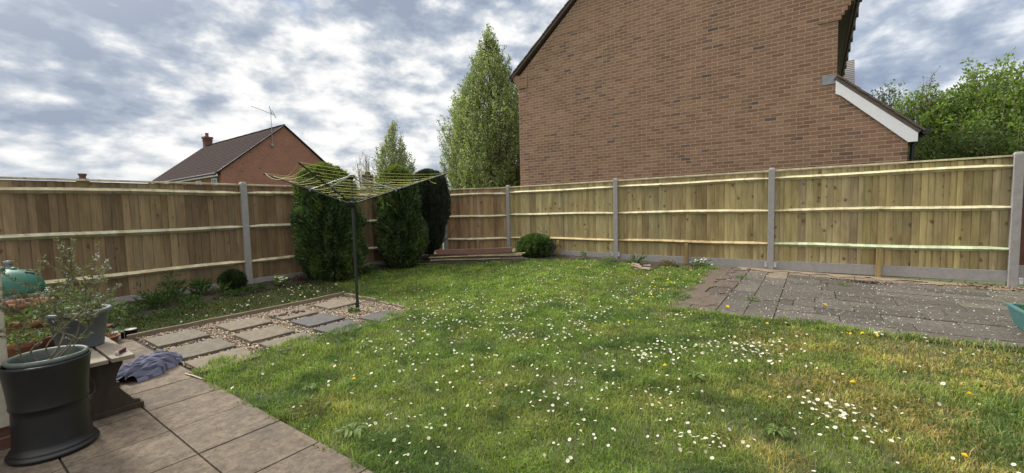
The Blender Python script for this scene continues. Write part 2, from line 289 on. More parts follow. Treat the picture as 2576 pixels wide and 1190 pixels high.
# ------------------------------------------------------------------ setting: ground
def sheet(name,x0,x1,y0,y1,st,zf,mat,keep=None):
    xs=np.arange(x0,x1+st/2,st); ys=np.arange(y0,y1+st/2,st); X,Y=np.meshgrid(xs,ys,indexing='ij'); Z=zf(X,Y); nx,ny=X.shape
    V=np.stack([X,Y,Z],-1).reshape(-1,3); idx=np.arange(nx*ny).reshape(nx,ny)
    Fq=np.stack([idx[:-1,:-1],idx[1:,:-1],idx[1:,1:],idx[:-1,1:]],-1).reshape(-1,4)
    if keep is not None:
        c=V[Fq].mean(1); Fq=Fq[keep(c[:,0],c[:,1])]
    o=npmesh(name,V,Fq,np.ones((len(V),3)),mat); o.data.polygons.foreach_set('use_smooth',[True]*len(o.data.polygons)); return o
gb=MB(); gb.box(-600,900,-700,900,-.5,-.12); o=gb.build('ground',m_far); tag(o,kind='structure')
inpatioL=lambda x,y:(x<1.27)&(y<6.9)
o=sheet('lawn_soil',-3,9.6,-6,8.6,.06,lambda x,y:G(x,y)-.035+.046*sst(3.55,4.12,y)*(y<4.22)*sst(1.15,1.3,x)*(1-sst(3.6,3.95,x))+.028*np.maximum(sst(5.0,5.25,x)*(x<5.34)*(y<1.6),sst(-1.95,-1.7,-y)*(x>5.3)*(y>1.6)*(x<8.7))-.03*(((x>5.4)&(y<1.5))|((x>1.25)&(x<3.8)&(y>4.2)&(y<6.05))|inpatioL(x,y))+.008*(vn(x,y,4,2)-.5)*0,m_under); tag(o,kind='structure')
o=sheet('flower_bed_soil',-1,9.3,1.4,8.6,.04,lambda x,y:G(x,y)-.036+.035*fbm(x,y,7,4)+.02*vn(x,y,25,5),m_soil,soil_mask); tag(o,kind='structure')
# left patio: 450 mm slabs
pj=MB(); pj.box(-3,1.262,-2,6.9,-.06,-.012); 
ps=MB(); gap=.0045
for i in range(-8,1):
    for j in range(-10,12):
        x0=.81+.45*i; y0=2.30+.453*j
        if x0+.45>1.30: continue
        y1=y0+.453
        if y0>6.9: continue
        y1=min(y1,6.9)
        k=random.uniform(.88,1.1); c=(.126*k,.098*k,.071*k); dz=random.uniform(-.0015,.0015)
        x1=x0+.45
        if i==0: x1-=random.uniform(0,.012)
        ps.hexa([(x0+gap,y0+gap,-.045),(x1-gap,y0+gap,-.045),(x1-gap,y1-gap,-.045),(x0+gap,y1-gap,-.045),(x0+gap,y0+gap,dz),(x1-gap,y0+gap,dz),(x1-gap,y1-gap,dz),(x0+gap,y1-gap,dz)],c)
o=ps.build('patio',m_pave,bevel=.003); tag(o,kind='structure'); o=pj.build('patio_bedding',m_joint); tag(o,kind='structure')
# right patio: 600 x 300 blocks
rb=MB(); rj=MB()
def gq(x,y,d): return (x,y,Gs(x,y)+d)
def blk(a,b,y0,y1):
    k=random.uniform(.80,1.18); c=(.092*k,.083*k,.070*k)
    if y1>1.0: c=(.095*k,.078*k,.062*k)
    elif b>8.75: c=(.17*k,.135*k,.10*k)
    elif y1<-1.3 and a>6.9: c=(.10*k,.094*k,.075*k)
    elif random.random()<.12: c=(.078*k,.071*k,.06*k)
    g_=.0042; dz=random.uniform(-.004,.004); t=lambda: dz+random.uniform(-.002,.002)
    rb.hexa([gq(a+g_,y0+g_,-.05),gq(b-g_,y0+g_,-.05),gq(b-g_,y1-g_,-.05),gq(a+g_,y1-g_,-.05),gq(a+g_,y0+g_,t()),gq(b-g_,y0+g_,t()),gq(b-g_,y1-g_,t()),gq(a+g_,y1-g_,t())],c)
for j in range(4):      # long joints towards the fence
    y1=1.57-.302*j; x=5.37-random.choice([0,.3,.17])
    while x<9.1:
        a=max(x,5.36+random.uniform(-.02,.02)); b=min(x+.604,9.12)
        if b-a>.05: blk(a,b,y1-.302,y1)
        x+=.604
yT=1.57-.302*4
for i in range(13):     # courses laid the other way
    xa=5.36+.302*i; xb=min(xa+.302,9.12); y=yT+random.choice([0,.3,.15,.45])*(1 if i%2 else .5)
    if xa>9.1: break
    while y>-3.6:
        b=min(y,yT); a=y-.604
        if b-a>.05: blk(xa+(random.uniform(-.02,.02) if i==0 else 0),xb,a,b)
        y-=.604
o=rb.build('paved_terrace',m_block,bevel=.004); tag(o,kind='structure')
o=sheet('terrace_bedding',5.36,9.12,-3,1.56,.2,lambda x,y:G(x,y)-.016,m_joint); tag(o,kind='structure')
# worn brown dirt on the terrace edge
o=sheet('dirt_patch',5.7,8.95,.8,1.62,.03,lambda x,y:G(x,y)+.007+.012*(fbm(x,y,9,2)-.55),M('dry_brown_dirt',(.090,.070,.052),.95,.35,16,bump=.01,dark=(.11,.07,.05),dscale=7,damt=.6),lambda x,y:fbm(x*.7,y,6,6)>.47+.0*x+np.clip((1.22-y)*1.6,-.2,1)); tag(o,kind='structure')
o=sheet('sandy_strip',8.72,9.14,-3.4,1.2,.03,lambda x,y:G(x,y)+.010+.012*(fbm(x,y,9,4)-.55),M('sandy_dirt',(.22,.17,.12),.95,.3,14,bump=.01,dark=(.19,.14,.10),dscale=9,damt=.5),lambda x,y:fbm(x,y,5,3)>.46-np.clip((x-8.9)*1.3,-.3,.5)); tag(o,kind='structure')
# gravel bed
gm=MB(); gm.box(1.27,3.79,4.15,6.04,-.06,-.018); o=gm.build('gravel_bedding',m_soil); tag(o,kind='structure')
STN=[]
for (x0,y0,c) in [(1.29,4.09,0),(1.885,4.07,1),(2.48,4.10,3),(3.06,4.10,3),(1.30,4.655,1),(1.88,4.64,0),(2.51,4.675,3),(1.30,5.30,1),(1.945,5.29,0),(2.51,5.27,1),(3.14,5.315,0)]: STN.append((x0,y0,c))
def pebbles(name,n,mat):
    ico=[(0,0,1),(.89,0,.45),(.28,.85,.45),(-.72,.53,.45),(-.72,-.53,.45),(.28,-.85,.45),(.72,.53,-.45),(-.28,.85,-.45),(-.89,0,-.45),(-.28,-.85,-.45),(.72,-.53,-.45),(0,0,-1)]
    fc=[(0,1,2),(0,2,3),(0,3,4),(0,4,5),(0,5,1),(1,6,2),(2,7,3),(3,8,4),(4,9,5),(5,10,1),(6,7,2),(7,8,3),(8,9,4),(9,10,5),(10,6,1),(11,7,6),(11,8,7),(11,9,8),(11,10,9),(11,6,10)]
    ico=np.array(ico); fc=np.array(fc); x=RNG.uniform(1.28,3.78,n); y=RNG.uniform(4.16,6.03,n); ok=np.ones(n,bool)
    for (a,b,_) in STN: ok&=~((x>a+.01)&(x<a+.44)&(y>b+.01)&(y<b+.44))
    x=x[ok];y=y[ok];n=len(x); s=RNG.uniform(.006,.0125,(n,1,1)); sc=RNG.uniform(.55,1.25,(n,1,3))*np.array([1.15,1.0,.7]); V=ico[None]*(1+RNG.uniform(-.18,.18,(n,12,1)))*s*sc
    a=RNG.uniform(0,2*PI,n); ca,sa=np.cos(a)[:,None],np.sin(a)[:,None]; X=V[...,0]*ca-V[...,1]*sa; Y=V[...,0]*sa+V[...,1]*ca; Z=V[...,2]
    z=RNG.uniform(-.016,.006,n); V=np.stack([X+x[:,None],Y+y[:,None],Z+z[:,None]],-1)
    Fq=(fc[None]+(np.arange(n)*12)[:,None,None]).reshape(-1,3)
    col=pal(n,[(.34,.265,.18),(.42,.36,.27),(.26,.18,.11),(.46,.42,.36),(.19,.155,.12),(.36,.25,.15)],.22)
    o=npmesh(name,V,Fq,np.repeat(col,12,0),mat); o.data.polygons.foreach_set('use_smooth',[True]*len(o.data.polygons)); return o
tag(pebbles('gravel',15500,m_peb),kind='stuff')
SLC=[(.140,.115,.083),(.125,.108,.082),(.108,.092,.073),(.078,.074,.072)]
lab=['buff square stepping slab beside the crumpled cloth, half under the lawn edge','speckled square stepping slab in the lawn-side row, second from the patio','dark square stepping slab half under the lawn edge, third from the patio','greyish stepping slab nearest the pole on the lawn side, half under grass',
'yellowish stepping slab of the middle row, touching the patio joint','large buff stepping slab at the middle of the gravel bed','dark blue-grey speckled stepping slab just before the airer pole',
'narrow-looking stepping slab by the timber edging next to the patio','buff stepping slab by the timber edging, second from the patio','stepping slab by the timber edging with brown clods of dirt on it','stepping slab behind the airer pole, in the far corner of the edging']
for (x0,y0,c),l in zip(STN,lab):
    s=MB(); k=random.uniform(.92,1.08); cc=tuple(v*k for v in SLC[c]); t=random.uniform(-.006,.006); a=R(random.uniform(-1.5,1.5)); 
    s.box(0,.445,0,.445,-.025,.028+t*.3,cc); o=s.build('stepping_slab',m_slab,bevel=.004); o.location=(x0,y0,0); o.rotation_euler=(R(random.uniform(-.4,.4)),R(random.uniform(-.4,.4)),a)
    tag(o,l,'paving slab','stepping slabs in the gravel')
for k,(x,y) in enumerate([(2.60,5.52),(2.80,5.50)]):
    s=MB(); 
    for q in range(26): 
        a=random.uniform(0,2*PI); r=abs(random.gauss(0,.045)); X=x+math.cos(a)*r*1.3; Y=y+math.sin(a)*r; d=random.uniform(.008,.018)
        s.lathe([(0,-d),(d*.8,-d*.5),(d,0),(d*.7,d*.6),(0,d*.9)],6,(X,Y,.036),(.09+.05*random.random(),.055,.04))
    o=s.build('dirt_clod',m_vc); tag(o,['flat brown clod of dirt on the stepping slab by the edging','darker brown clod of dirt on the same slab, nearer the airer pole'][k],'dirt clod','clods of dirt on a slab')
# timber edging boards
def board_thing(name,lab,cat,A,B,wd,z0,z1,mat,c=(1,1,1),group=None,n=10,jit=.006,bev=.003):
    A=Vector(A);B=Vector(B); d=(B-A).normalized(); s=Vector((-d.y,d.x,0)).normalized()*wd/2; mb=MB(); L=(B-A).length
    rings=[]
    for i in range(n+1):
        p=A.lerp(B,i/n); jx=random.uniform(-jit,jit); jz=random.uniform(-jit,jit)*.7
        rings.append([p-s+s.normalized()*jx+Vector((0,0,z0)),p+s+s.normalized()*jx+Vector((0,0,z0)),p+s+s.normalized()*jx+Vector((0,0,z1+jz)),p-s+s.normalized()*jx+Vector((0,0,z1+jz))])
    vs=[v for r in rings for v in r]; fs=[(i*4+k,i*4+(k+1)%4,(i+1)*4+(k+1)%4,(i+1)*4+k) for i in range(n) for k in range(4)]+[(3,2,1,0),(n*4,n*4+1,n*4+2,n*4+3)]
    mb.add(vs,fs,c); o=mb.build(name,mat,bevel=bev); 
    if lab: tag(o,lab,cat,group)
    return o
board_thing('edging_board','long weathered timber edging between gravel bed and back strip of lawn','edging board',(1.22,6.03,0),(3.84,6.10,0),.035,-.05,.045,m_edge,jit=.01,group='timber edging round the gravel')
board_thing('edging_board','short timber edging behind the airer pole, running towards the lawn','edging board',(3.86,6.08,0),(3.80,5.2,0),.03,-.05,.04,m_edge,jit=.012,group='timber edging round the gravel')
board_thing('edging_board','broken end piece of timber edging nearly covered by lawn grass','edging board',(3.79,5.1,0),(3.74,4.5,0),.03,-.05,.028,m_edge,jit=.012,group='timber edging round the gravel')
# ------------------------------------------------------------------ fences
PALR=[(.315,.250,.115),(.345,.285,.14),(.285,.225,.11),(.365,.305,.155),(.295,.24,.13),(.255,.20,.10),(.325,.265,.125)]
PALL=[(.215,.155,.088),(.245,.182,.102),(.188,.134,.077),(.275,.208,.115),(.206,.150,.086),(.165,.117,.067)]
PALA=[(.215,.14,.07),(.25,.175,.092),(.18,.115,.06),(.27,.195,.105),(.23,.155,.08)]
def bay(fence,A,B,face,zr,ztop,palette,bw,railc,gz=(.06,.24),stub=True,rl=None,seed=0,railm=None,gbc=True,runs=None):
    # A,B: ground points on the post line; face: unit vector towards the garden
    rr=random.Random(seed); A=Vector((*A,0));B=Vector((*B,0)); d=(B-A).normalized(); L=(B-A).length; fv=Vector((*face,0)); mb=MB(); x=.055
    pz=0
    run=0; base=None
    while x<L-.05:
        wd=bw*rr.uniform(.62,1.12); 
        if run<=0: base=rr.choice(palette); run=rr.choice([1,1,2,3,5])
        run-=1; k=rr.uniform(.74,1.20); c=(base[0]*k,base[1]*k*rr.uniform(.97,1.03),base[2]*k*rr.uniform(.92,1.06))
        x1=min(x+wd+.012,L-.05); P=A+d*(x+.0015)+fv*(-.004); Q=A+d*x1+fv*(-.018)
        mb.obox(P+Vector((0,0,gz[1]-.01)),Q-P,-fv*.011,Vector((0,0,ztop-gz[1]+rr.uniform(-.003,.0))),c)
        x+=wd
    mb.build('board_panel',m_board,fence)
    cp=MB(); P=A+d*.05+fv*.018; cp.obox(P+Vector((0,0,ztop)),d*(L-.1),-fv*.055,Vector((0,0,.026)),railc[0]); cp.build('capping_rail',railm,fence,bevel=.003)
    for i,z in enumerate(zr):
        c=railc[min(i,len(railc)-1)]; a=MB(); n=12; sec=[]
        for q in range(n+1):
            t=q/n; xx=.045+(L-.09)*t; h=1.0
            e=min(t,1-t)*L; ta=.55+.45*min(1,e/.08) 
            wv=.006*math.sin(t*7+i*2+seed)+rr.uniform(-.0015,.0015)
            b=A+d*xx-fv*.004+Vector((0,0,z+wv-.002*0)); sec.append([b+Vector((0,0,.038*ta)),b+fv*.056*ta+Vector((0,0,.0)),b+fv*.054*ta+Vector((0,0,-.004)),b+Vector((0,0,-.042*ta))])
        vs=[v for s_ in sec for v in s_]; cl=[]
        for q in range(n+1): kk=1+rr.uniform(-.05,.05); cl+=[(c[0]*kk,c[1]*kk,c[2]*kk)]*4
        fs=[(q*4+k,q*4+(k+1)%4,(q+1)*4+(k+1)%4,(q+1)*4+k) for q in range(n) for k in range(4)]+[(3,2,1,0),(n*4,n*4+1,n*4+2,n*4+3)]
        a.add(vs,fs,c); a.build('rail',railm,fence)
    if gbc:
        gb_=MB(); P=A+d*.05+fv*.012; z0=gz[0]; gb_.obox(P+Vector((0,0,z0)),d*(L-.1),-fv*.05,Vector((0,0,gz[1]-z0)),(1,1,1)); gb_.build('gravel_board',m_conc,fence,bevel=.004)
    if stub:
        mid=A+d*(L*.5+ .02)+fv*.0; gz0=Gs(mid.x,mid.y); s=MB(); s.obox(mid-d*.032+fv*.014+Vector((0,0,gz0-.03)),d*.064,fv*.05,Vector((0,0,zr[2]-.03-gz0+.03)),(.26,.19,.085)); s.build('support_stump',m_board,fence,bevel=.003)
def post(fence,P,face,ztop,wd=.1,dp=.1,brackets=None):
    P=Vector((*P,0)); fv=Vector((*face,0)); d=Vector((-fv.y,fv.x,0)); mb=MB(); g0=Gs(P.x,P.y)-.08
    b=P-d*wd/2-fv*.05; mb.obox(b+Vector((0,0,g0)),d*wd,fv*dp,Vector((0,0,ztop-.03-g0)))
    q=[b+Vector((0,0,ztop-.03)),b+d*wd+Vector((0,0,ztop-.03)),b+d*wd+fv*dp+Vector((0,0,ztop-.03)),b+fv*dp+Vector((0,0,ztop-.03))]; cen=(q[0]+q[2])/2
    mb.hexa([x+ (cen-x)*.0 for x in q]+[x+(cen-x)*.32+Vector((0,0,.035)) for x in q])
    po=mb.build('concrete_post',m_conc,fence,bevel=.006)
    if brackets:
        for s_ in brackets:
            k=MB(); c=P+fv*.045+d*s_*.075+Vector((0,0,Gs(P.x,P.y)+.10)); k.obox(c-d*.022-Vector((0,0,.05)),d*.044,fv*.006,Vector((0,0,.10)),(.5,.5,.5))
            for dz in (-.032,.032): k.tube([c+fv*.004+Vector((0,0,dz)),c+fv*.018+Vector((0,0,dz))],.010,6,(.62,.62,.62))
            k.build('steel_bracket',m_alu2,po)
m_alu2=M('galvanised_steel',(.45,.46,.48),.45,.2,30,bump=.0005,metal=.5)
RC=[(.60,.535,.34),(.58,.51,.30),(.55,.45,.24)]; RCG=[(.60,.54,.33),(.60,.52,.33),(.50,.60,.38)]
fr=thing('board_fence','pale new timber board fence with concrete posts in front of the tall brick house','fence',(9.16,2.2,0))
fr.location=(0,0,0)
ry=[6.66,3.66,.66,-2.34]; fx=(-1,0)
bay(fr,(9.16,6.66),(9.16,3.66),fx,(1.735,1.155,.545),1.87,PALR,.098,[(.50,.455,.30),(.48,.44,.29),(.44,.36,.20)],(.12,.25),seed=1,railm=m_rail,stub=True)
bay(fr,(9.16,3.66),(9.16,.66),fx,(1.745,1.16,.545),1.875,PALR,.10,[(.50,.455,.30),(.49,.445,.29),(.42,.335,.18)],(.07,.235),seed=2,railm=m_rail)
bay(fr,(9.16,.66),(9.16,-2.34),fx,(1.75,1.16,.545),1.88,PALR,.105,[(.49,.45,.28),(.50,.46,.30),(.43,.48,.31)],(.065,.235),seed=3,railm=m_rail)
A0=(9.16,6.66); B0=(8.27,8.14); da=Vector((A0[0]-B0[0],A0[1]-B0[1])).normalized(); fa=(-abs(da.y),da.x) ; fa=(-abs(da.y),-abs(da.x))
bay(fr,B0,A0,fa,(1.72,1.13,.52),1.86,PALA,.10,[(.48,.44,.31)],(.14,.25),seed=4,railm=m_rail,stub=True)
post(fr,(9.16,6.66),fx,1.935); post(fr,(9.16,3.66),fx,1.935,brackets=(-1,1)); post(fr,(9.16,.66),fx,1.94,brackets=(-1,1)); post(fr,(9.16,-2.34),fx,1.94,brackets=(1,)); post(fr,B0,fa,1.92)
fl=thing('board_fence','shaded brown timber board fence with one bare grey post, behind the flower border and conifers','fence',(0,0,0))
fy=(0,-1); lx=[-2.665,.335,3.335,6.335]
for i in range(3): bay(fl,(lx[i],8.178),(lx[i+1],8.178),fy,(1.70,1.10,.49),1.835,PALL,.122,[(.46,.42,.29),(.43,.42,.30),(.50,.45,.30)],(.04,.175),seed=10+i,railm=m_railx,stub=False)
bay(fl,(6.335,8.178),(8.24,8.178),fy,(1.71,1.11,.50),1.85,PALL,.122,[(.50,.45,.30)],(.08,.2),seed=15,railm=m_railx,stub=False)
for x in lx: post(fl,(x,8.178),fy,1.89,brackets=(-1,) if x==3.335 else None)
fd=thing('neighbour_fence','dark brown stained fence just visible beyond the last concrete post on the right','fence',(0,0,0))
mb=MB()
for k in range(30): mb.box(9.22,9.235,-2.42-.1*k-.098,-2.42-.1*k,.32,1.72,(.10,.045,.03))
mb.build('board_panel',m_board,fd); mb=MB(); mb.box(9.215,9.26,-5.4,-2.41,.02,.32); mb.build('gravel_board',m_conc,fd)
# ------------------------------------------------------------------ tall brick house on the right
H=thing('brick_house','tall windowless red-brown brick gable house with lean-to, directly behind the right-hand fence','house',(0,0,0))
X0=10.42; XE=18.2; yl,yr,ya=7.12,-.29,3.415; ze=5.10; za=ze+(yl-ya)*.84
mb=MB(); mb.prism([(X0,yl,-.2),(X0,yl,ze),(X0,ya,za),(X0,yr,ze),(X0,yr,3.55),(X0,-1.33,2.38),(X0,-1.33,-.2)],(XE-X0,0,0)); mb.build('wall',m_brick,H)
# kneelers: corbelled courses
mb=MB()
mb.box(X0-.018,X0+.2,6.80,yl+.02,4.79,5.16)
for k in range(5): mb.box(X0-.018,X0+.2,yl+.021+0*k,yl+.03+.045*(k),4.80+.075*k,4.80+.075*(k+1)-.001)
mb.build('kneeler',m_brick,H); mb=MB()
mb.box(X0-.018,X0+.2,yr-.02,.02,4.74,5.16)
for k in range(6): mb.box(X0-.018,X0+.2,yr-.045-.045*k,yr-.021,4.74+.075*k,4.74+.075*(k+1)-.001)
mb.build('kneeler',m_brick,H)
def roof_slope(y0,z0,y1,z1,xa,xb,course=.28,over=.012,n=None,mb=None,th=.022):
    L=math.hypot(y1-y0,z1-z0); n=int(L/course); u=Vector((0,(y1-y0)/L,(z1-z0)/L)); nv=Vector((0,-u.z,u.y)); 
    if nv.z<0: nv=-nv
    P=Vector((xa,y0,z0)); mb.obox(P+nv*-.06,Vector((xb-xa,0,0)),u*L,nv*.06)
    for k in range(n+1):
        a=P+u*(k*course)-u*.03; ln=min(course+.05,L-k*course+.03)
        jx=random.uniform(-.008,.008)
        mb.obox(a+nv*(.012 if 1 else 0)+Vector((-.03+jx,0,0)),Vector((xb-xa+.06,0,0)),u*ln-nv*.012,nv*th)
mb=MB(); roof_slope(7.36,5.15-.2*.0,ya,za+.10,X0-.06,XE+.1,.10,mb=mb); roof_slope(-.56,5.13,ya,za+.10,X0-.06,XE+.1,.10,mb=mb); mb.build('roof',m_tile,H)
mb=MB(); mb.box(X0+.2,XE,yr-.22,yr-.001,5.08,5.14); mb.box(X0+.2,XE,yr-.24,yr-.221,5.06,5.30); mb.build('soffit',m_black,H); mb=MB(); mb.box(X0+.2,XE,yl+.001,yl+.2,4.98,5.05); mb.build('soffit',m_black,H)
mb=MB(); mb.tube([(X0+.05,yr-.30,5.24),(XE,yr-.30,5.24)],.06,10)
for k in range(9): mb.box(X0+.45+k*.85,X0+.52+k*.85,yr-.375,yr-.23,5.16,5.32)
go=mb.build('gutter',m_black,H); mb=MB(); mb.tube([(X0-.06,yl+.24,5.10),(XE,yl+.24,5.10)],.058,10); mb.build('gutter',m_black,H)
mb=MB(); mb.prism([(X0-.045,-.275,3.63),(X0-.045,-.275,3.36),(X0-.045,-.36,3.31),(X0-.045,-1.33,2.33),(X0-.045,-1.455,2.33),(X0-.045,-1.455,2.53)],(.03,0,0)); mb.build('bargeboard',m_white,H,bevel=.003)
mb=MB(); roof_slope(-1.50,2.52,-.28,3.69,X0-.05,15.0,.25,mb=mb,th=.03); mb.build('porch_roof',m_tile,H)
mb=MB(); mb.prism([(X0-.03,-.27,3.70),(X0-.03,-.27,3.655),(X0-.03,-1.48,2.50),(X0-.03,-1.50,2.545)],(.02,0,0)); mb.build('verge_mortar',M('verge_mortar',(.22,.19,.15),.95,.2,20,bump=.003),H)
mb=MB(); mb.tube([(X0-.02,-1.56,2.50),(15,-1.56,2.50)],.055,10); mb.tube([(X0+.2,-1.52,2.48),(X0+.2,-1.42,2.30),(X0+.2,-1.40,0)],.034,8); mb.build('lean_to_gutter',m_black,H)
mb=MB(); mb.prism([(X0-.012,-.06,3.74),(X0-.012,-.30,3.72),(X0-.012,-.30,3.57),(X0-.012,-.07,3.56)],(.010,0,0)); mb.build('lead_flashing',m_lead,H)
mb=MB()
for k in range(14): mb.obox((18.5+.11*k,-1.0-.004*k,5.15+.09*k),(.12,0,.06),(0,1.2,0),(0,0,.02))
mb.build('rear_roof',m_tile,H)
# ------------------------------------------------------------------ far gabled house
fh=thing('gabled_house','smaller red brick house with dark tiled roof and a chimney, far beyond the left fence','house',(0,0,0))
xl,xr,xa_=14.8,25.6,20.2; ya0,yb0=40.2,58.6; zE,zA=5.02,9.45
mb=MB(); mb.prism([(xl,ya0,0),(xr,ya0,0),(xr,ya0,zE),(xa_,ya0,zA),(xl,ya0,zE)],(0,yb0-ya0,0)); mb.build('wall',brickmat('far_house_brick_wall',[(.235,.105,.072),(.27,.125,.085),(.21,.095,.066)],(.28,.20,.15),.97,axis='X'),fh)
def slopeX(mb,x0,z0,x1,z1,y0,y1,course=.35):
    L=math.hypot(x1-x0,z1-z0); u=Vector(((x1-x0)/L,0,(z1-z0)/L)); nv=Vector((-u.z,0,u.x)); nv=nv if nv.z>0 else -nv; n=int(L/course)
    P=Vector((x0,y0,z0)); mb.obox(P,u*L,Vector((0,y1-y0,0)),nv*.06)
    for k in range(n): mb.obox(P+u*k*course+nv*.06,u*(course+.03)-nv*.02,Vector((0,y1-y0,0)),nv*.05)
mb=MB(); dzv=.25*(zA-zE)/(xa_-xl); slopeX(mb,xl-.25,zE-dzv+.02,xa_,zA+.02,ya0-.10,yb0+.1); slopeX(mb,xr+.25,zE-dzv+.02,xa_,zA+.02,ya0-.10,yb0+.1)
for k in range(40): mb.tube([(xa_,ya0-.1+.465*k,zA+.09),(xa_,ya0+.35+.465*k,zA+.09+random.uniform(0,.03))],.11,8)
rf=mb.build('roof',m_tilefar,fh)
mb=MB(); mb.box(19.85,20.6,57.7,58.4,8.6,10.5); mb.box(19.77,20.68,57.62,58.48,10.32,10.55); mb.box(19.80,20.65,57.65,58.45,10.1,10.2); ch=mb.build('chimney',m_brickfar,fh)
mb=MB(); mb.lathe([(.18,0),(.16,.38),(.2,.4),(.2,.46),(.0,.46)],12,(20.2,58.05,10.55)); mb.build('chimney_pot',m_terra,ch)
mb=MB(); mb.box(xl-.34,xl-.24,ya0,yb0,zE-.42,zE-.25); mb.build('fascia',m_white,fh)
mb=MB(); mb.tube([(xl-.42,ya0-.1,zE-.22),(xl-.42,yb0,zE-.22)],.08,8); mb.tube([(xl-.35,ya0+.35,zE-.3),(xl-.12,ya0+.35,zE-.55),(xl-.1,ya0+.35,0)],.05,6); mb.tube([(xl-.35,49,zE-.3),(xl-.12,49,zE-.55),(xl-.1,49,0)],.05,6)
mb.tube([(xl-.25,ya0-.15,zE-.05),(xa_,ya0-.15,zA+.1),(xr+.25,ya0-.15,zE-.05)],.05,6); mb.build('gutter',m_black,fh)
for yy in (40.95,44.5,48.2):
    mb=MB(); mb.box(xl-.05,xl+.02,yy,yy+1.15,3.2,4.50); wf=mb.build('window',m_white,fh)
    for q in range(3):
        mb=MB(); mb.box(xl-.06,xl-.052,yy+.10+q*.34,yy+.33+q*.34,3.3,4.40,(.08,.1,.13)); mb.build('pane',m_vc,wf)
an=MB(); ap=Vector((19.0,40.0,0)); an.tube([ap+Vector((0,0,7.6)),ap+Vector((0,0,10.75))],.022,6); an.tube([ap+Vector((-1.7,-.1,10.75)),ap+Vector((.35,0,10.3))],.02,5)
for k in range(9): 
    q=ap+Vector((-1.7,-.1,10.75)).lerp(Vector((.35,0,10.3)),k/8*.8); an.tube([q+Vector((0,-.16,0)),q+Vector((0,.16,0))],.009,4)
an.tube([ap+Vector((.1,0,10.7)),ap+Vector((.45,0,10.05))],.03,5); an.tube([ap+Vector((-.1,0,11.05)),ap+Vector((.1,0,10.3))],.03,5); an.box(18.9,19.1,40.0,40.2,7.5,7.7)
an.build('aerial',M('aerial_metal',(.25,.25,.26),.5,.1,10,metal=.4),fh)
# distant chimney just above the fence top, left
dh=thing('distant_house','distant low roof ridge with one small chimney, tip just showing over the left fence','house',(0,0,0))
mb=MB(); mb.prism([(9.5,74,4.0),(14.5,74,4.0),(12.0,74,6.15)],(0,8,0)); mb.build('roof',m_tilefar,dh)
mb=MB(); mb.box(11.6,12.7,73.9,74.8,5.7,6.35); mb.lathe([(.36,0),(.30,.25),(.42,.5),(.42,.62),(0,.62)],10,(12.15,74.3,6.35)); mb.build('chimney',m_brickfar,dh)
dh=thing('distant_house','grey roofed house beyond the yew, only its gutter line and ridge showing','house',(0,0,0))
mb=MB(); mb.prism([(24.5,27.0,0),(24.5,27.0,4.20),(26.6,26.0,4.70),(26.6,26.0,0)],(2.0,4.0,0)); mb.build('wall',M('grey_rendered_wall',(.12,.125,.12),.9,.2,3),dh)
mb=MB(); mb.tube([(24.3,26.9,4.32),(26.7,25.85,4.86)],.05,6); mb.tube([(24.3,26.9,4.12),(26.7,25.85,4.66)],.05,6); mb.build('gutter',M('pale_grey_metal',(.45,.47,.5),.5,.1,10),dh)
dh=thing('distant_house','distant dark chimney stack peeping over between the two clipped conifers','house',(0,0,0))
mb=MB(); mb.prism([(25,37.5,3.0),(32,33.5,3.0),(28.5,35.5,4.9)],(3,5,0)); mb.build('roof',m_tilefar,dh)
mb=MB(); mb.box(26.6,27.4,37.0,37.8,4,5.15); mb.lathe([(.3,0),(.24,.3),(0,.3)],10,(27.0,37.4,5.15)); mb.build('chimney',m_tilefar,dh)
# own house wall at the left edge
hw=thing('house_wall','cream rendered wall end with dark brick plinth at the left picture edge','wall',(0,0,0))
mb=MB(); mb.prism([(.235,3.74,.135),(.272,3.74,2.6),(-2.5,3.74,2.6),(-2.5,3.74,.135)],(0,.30,0)); mb.build('rendered_wall',m_render,hw,bevel=.006)
mb=MB(); mb.box(-2.5,.222,3.755,4.02,-.02,.134); mb.build('plinth',m_plinth,hw)
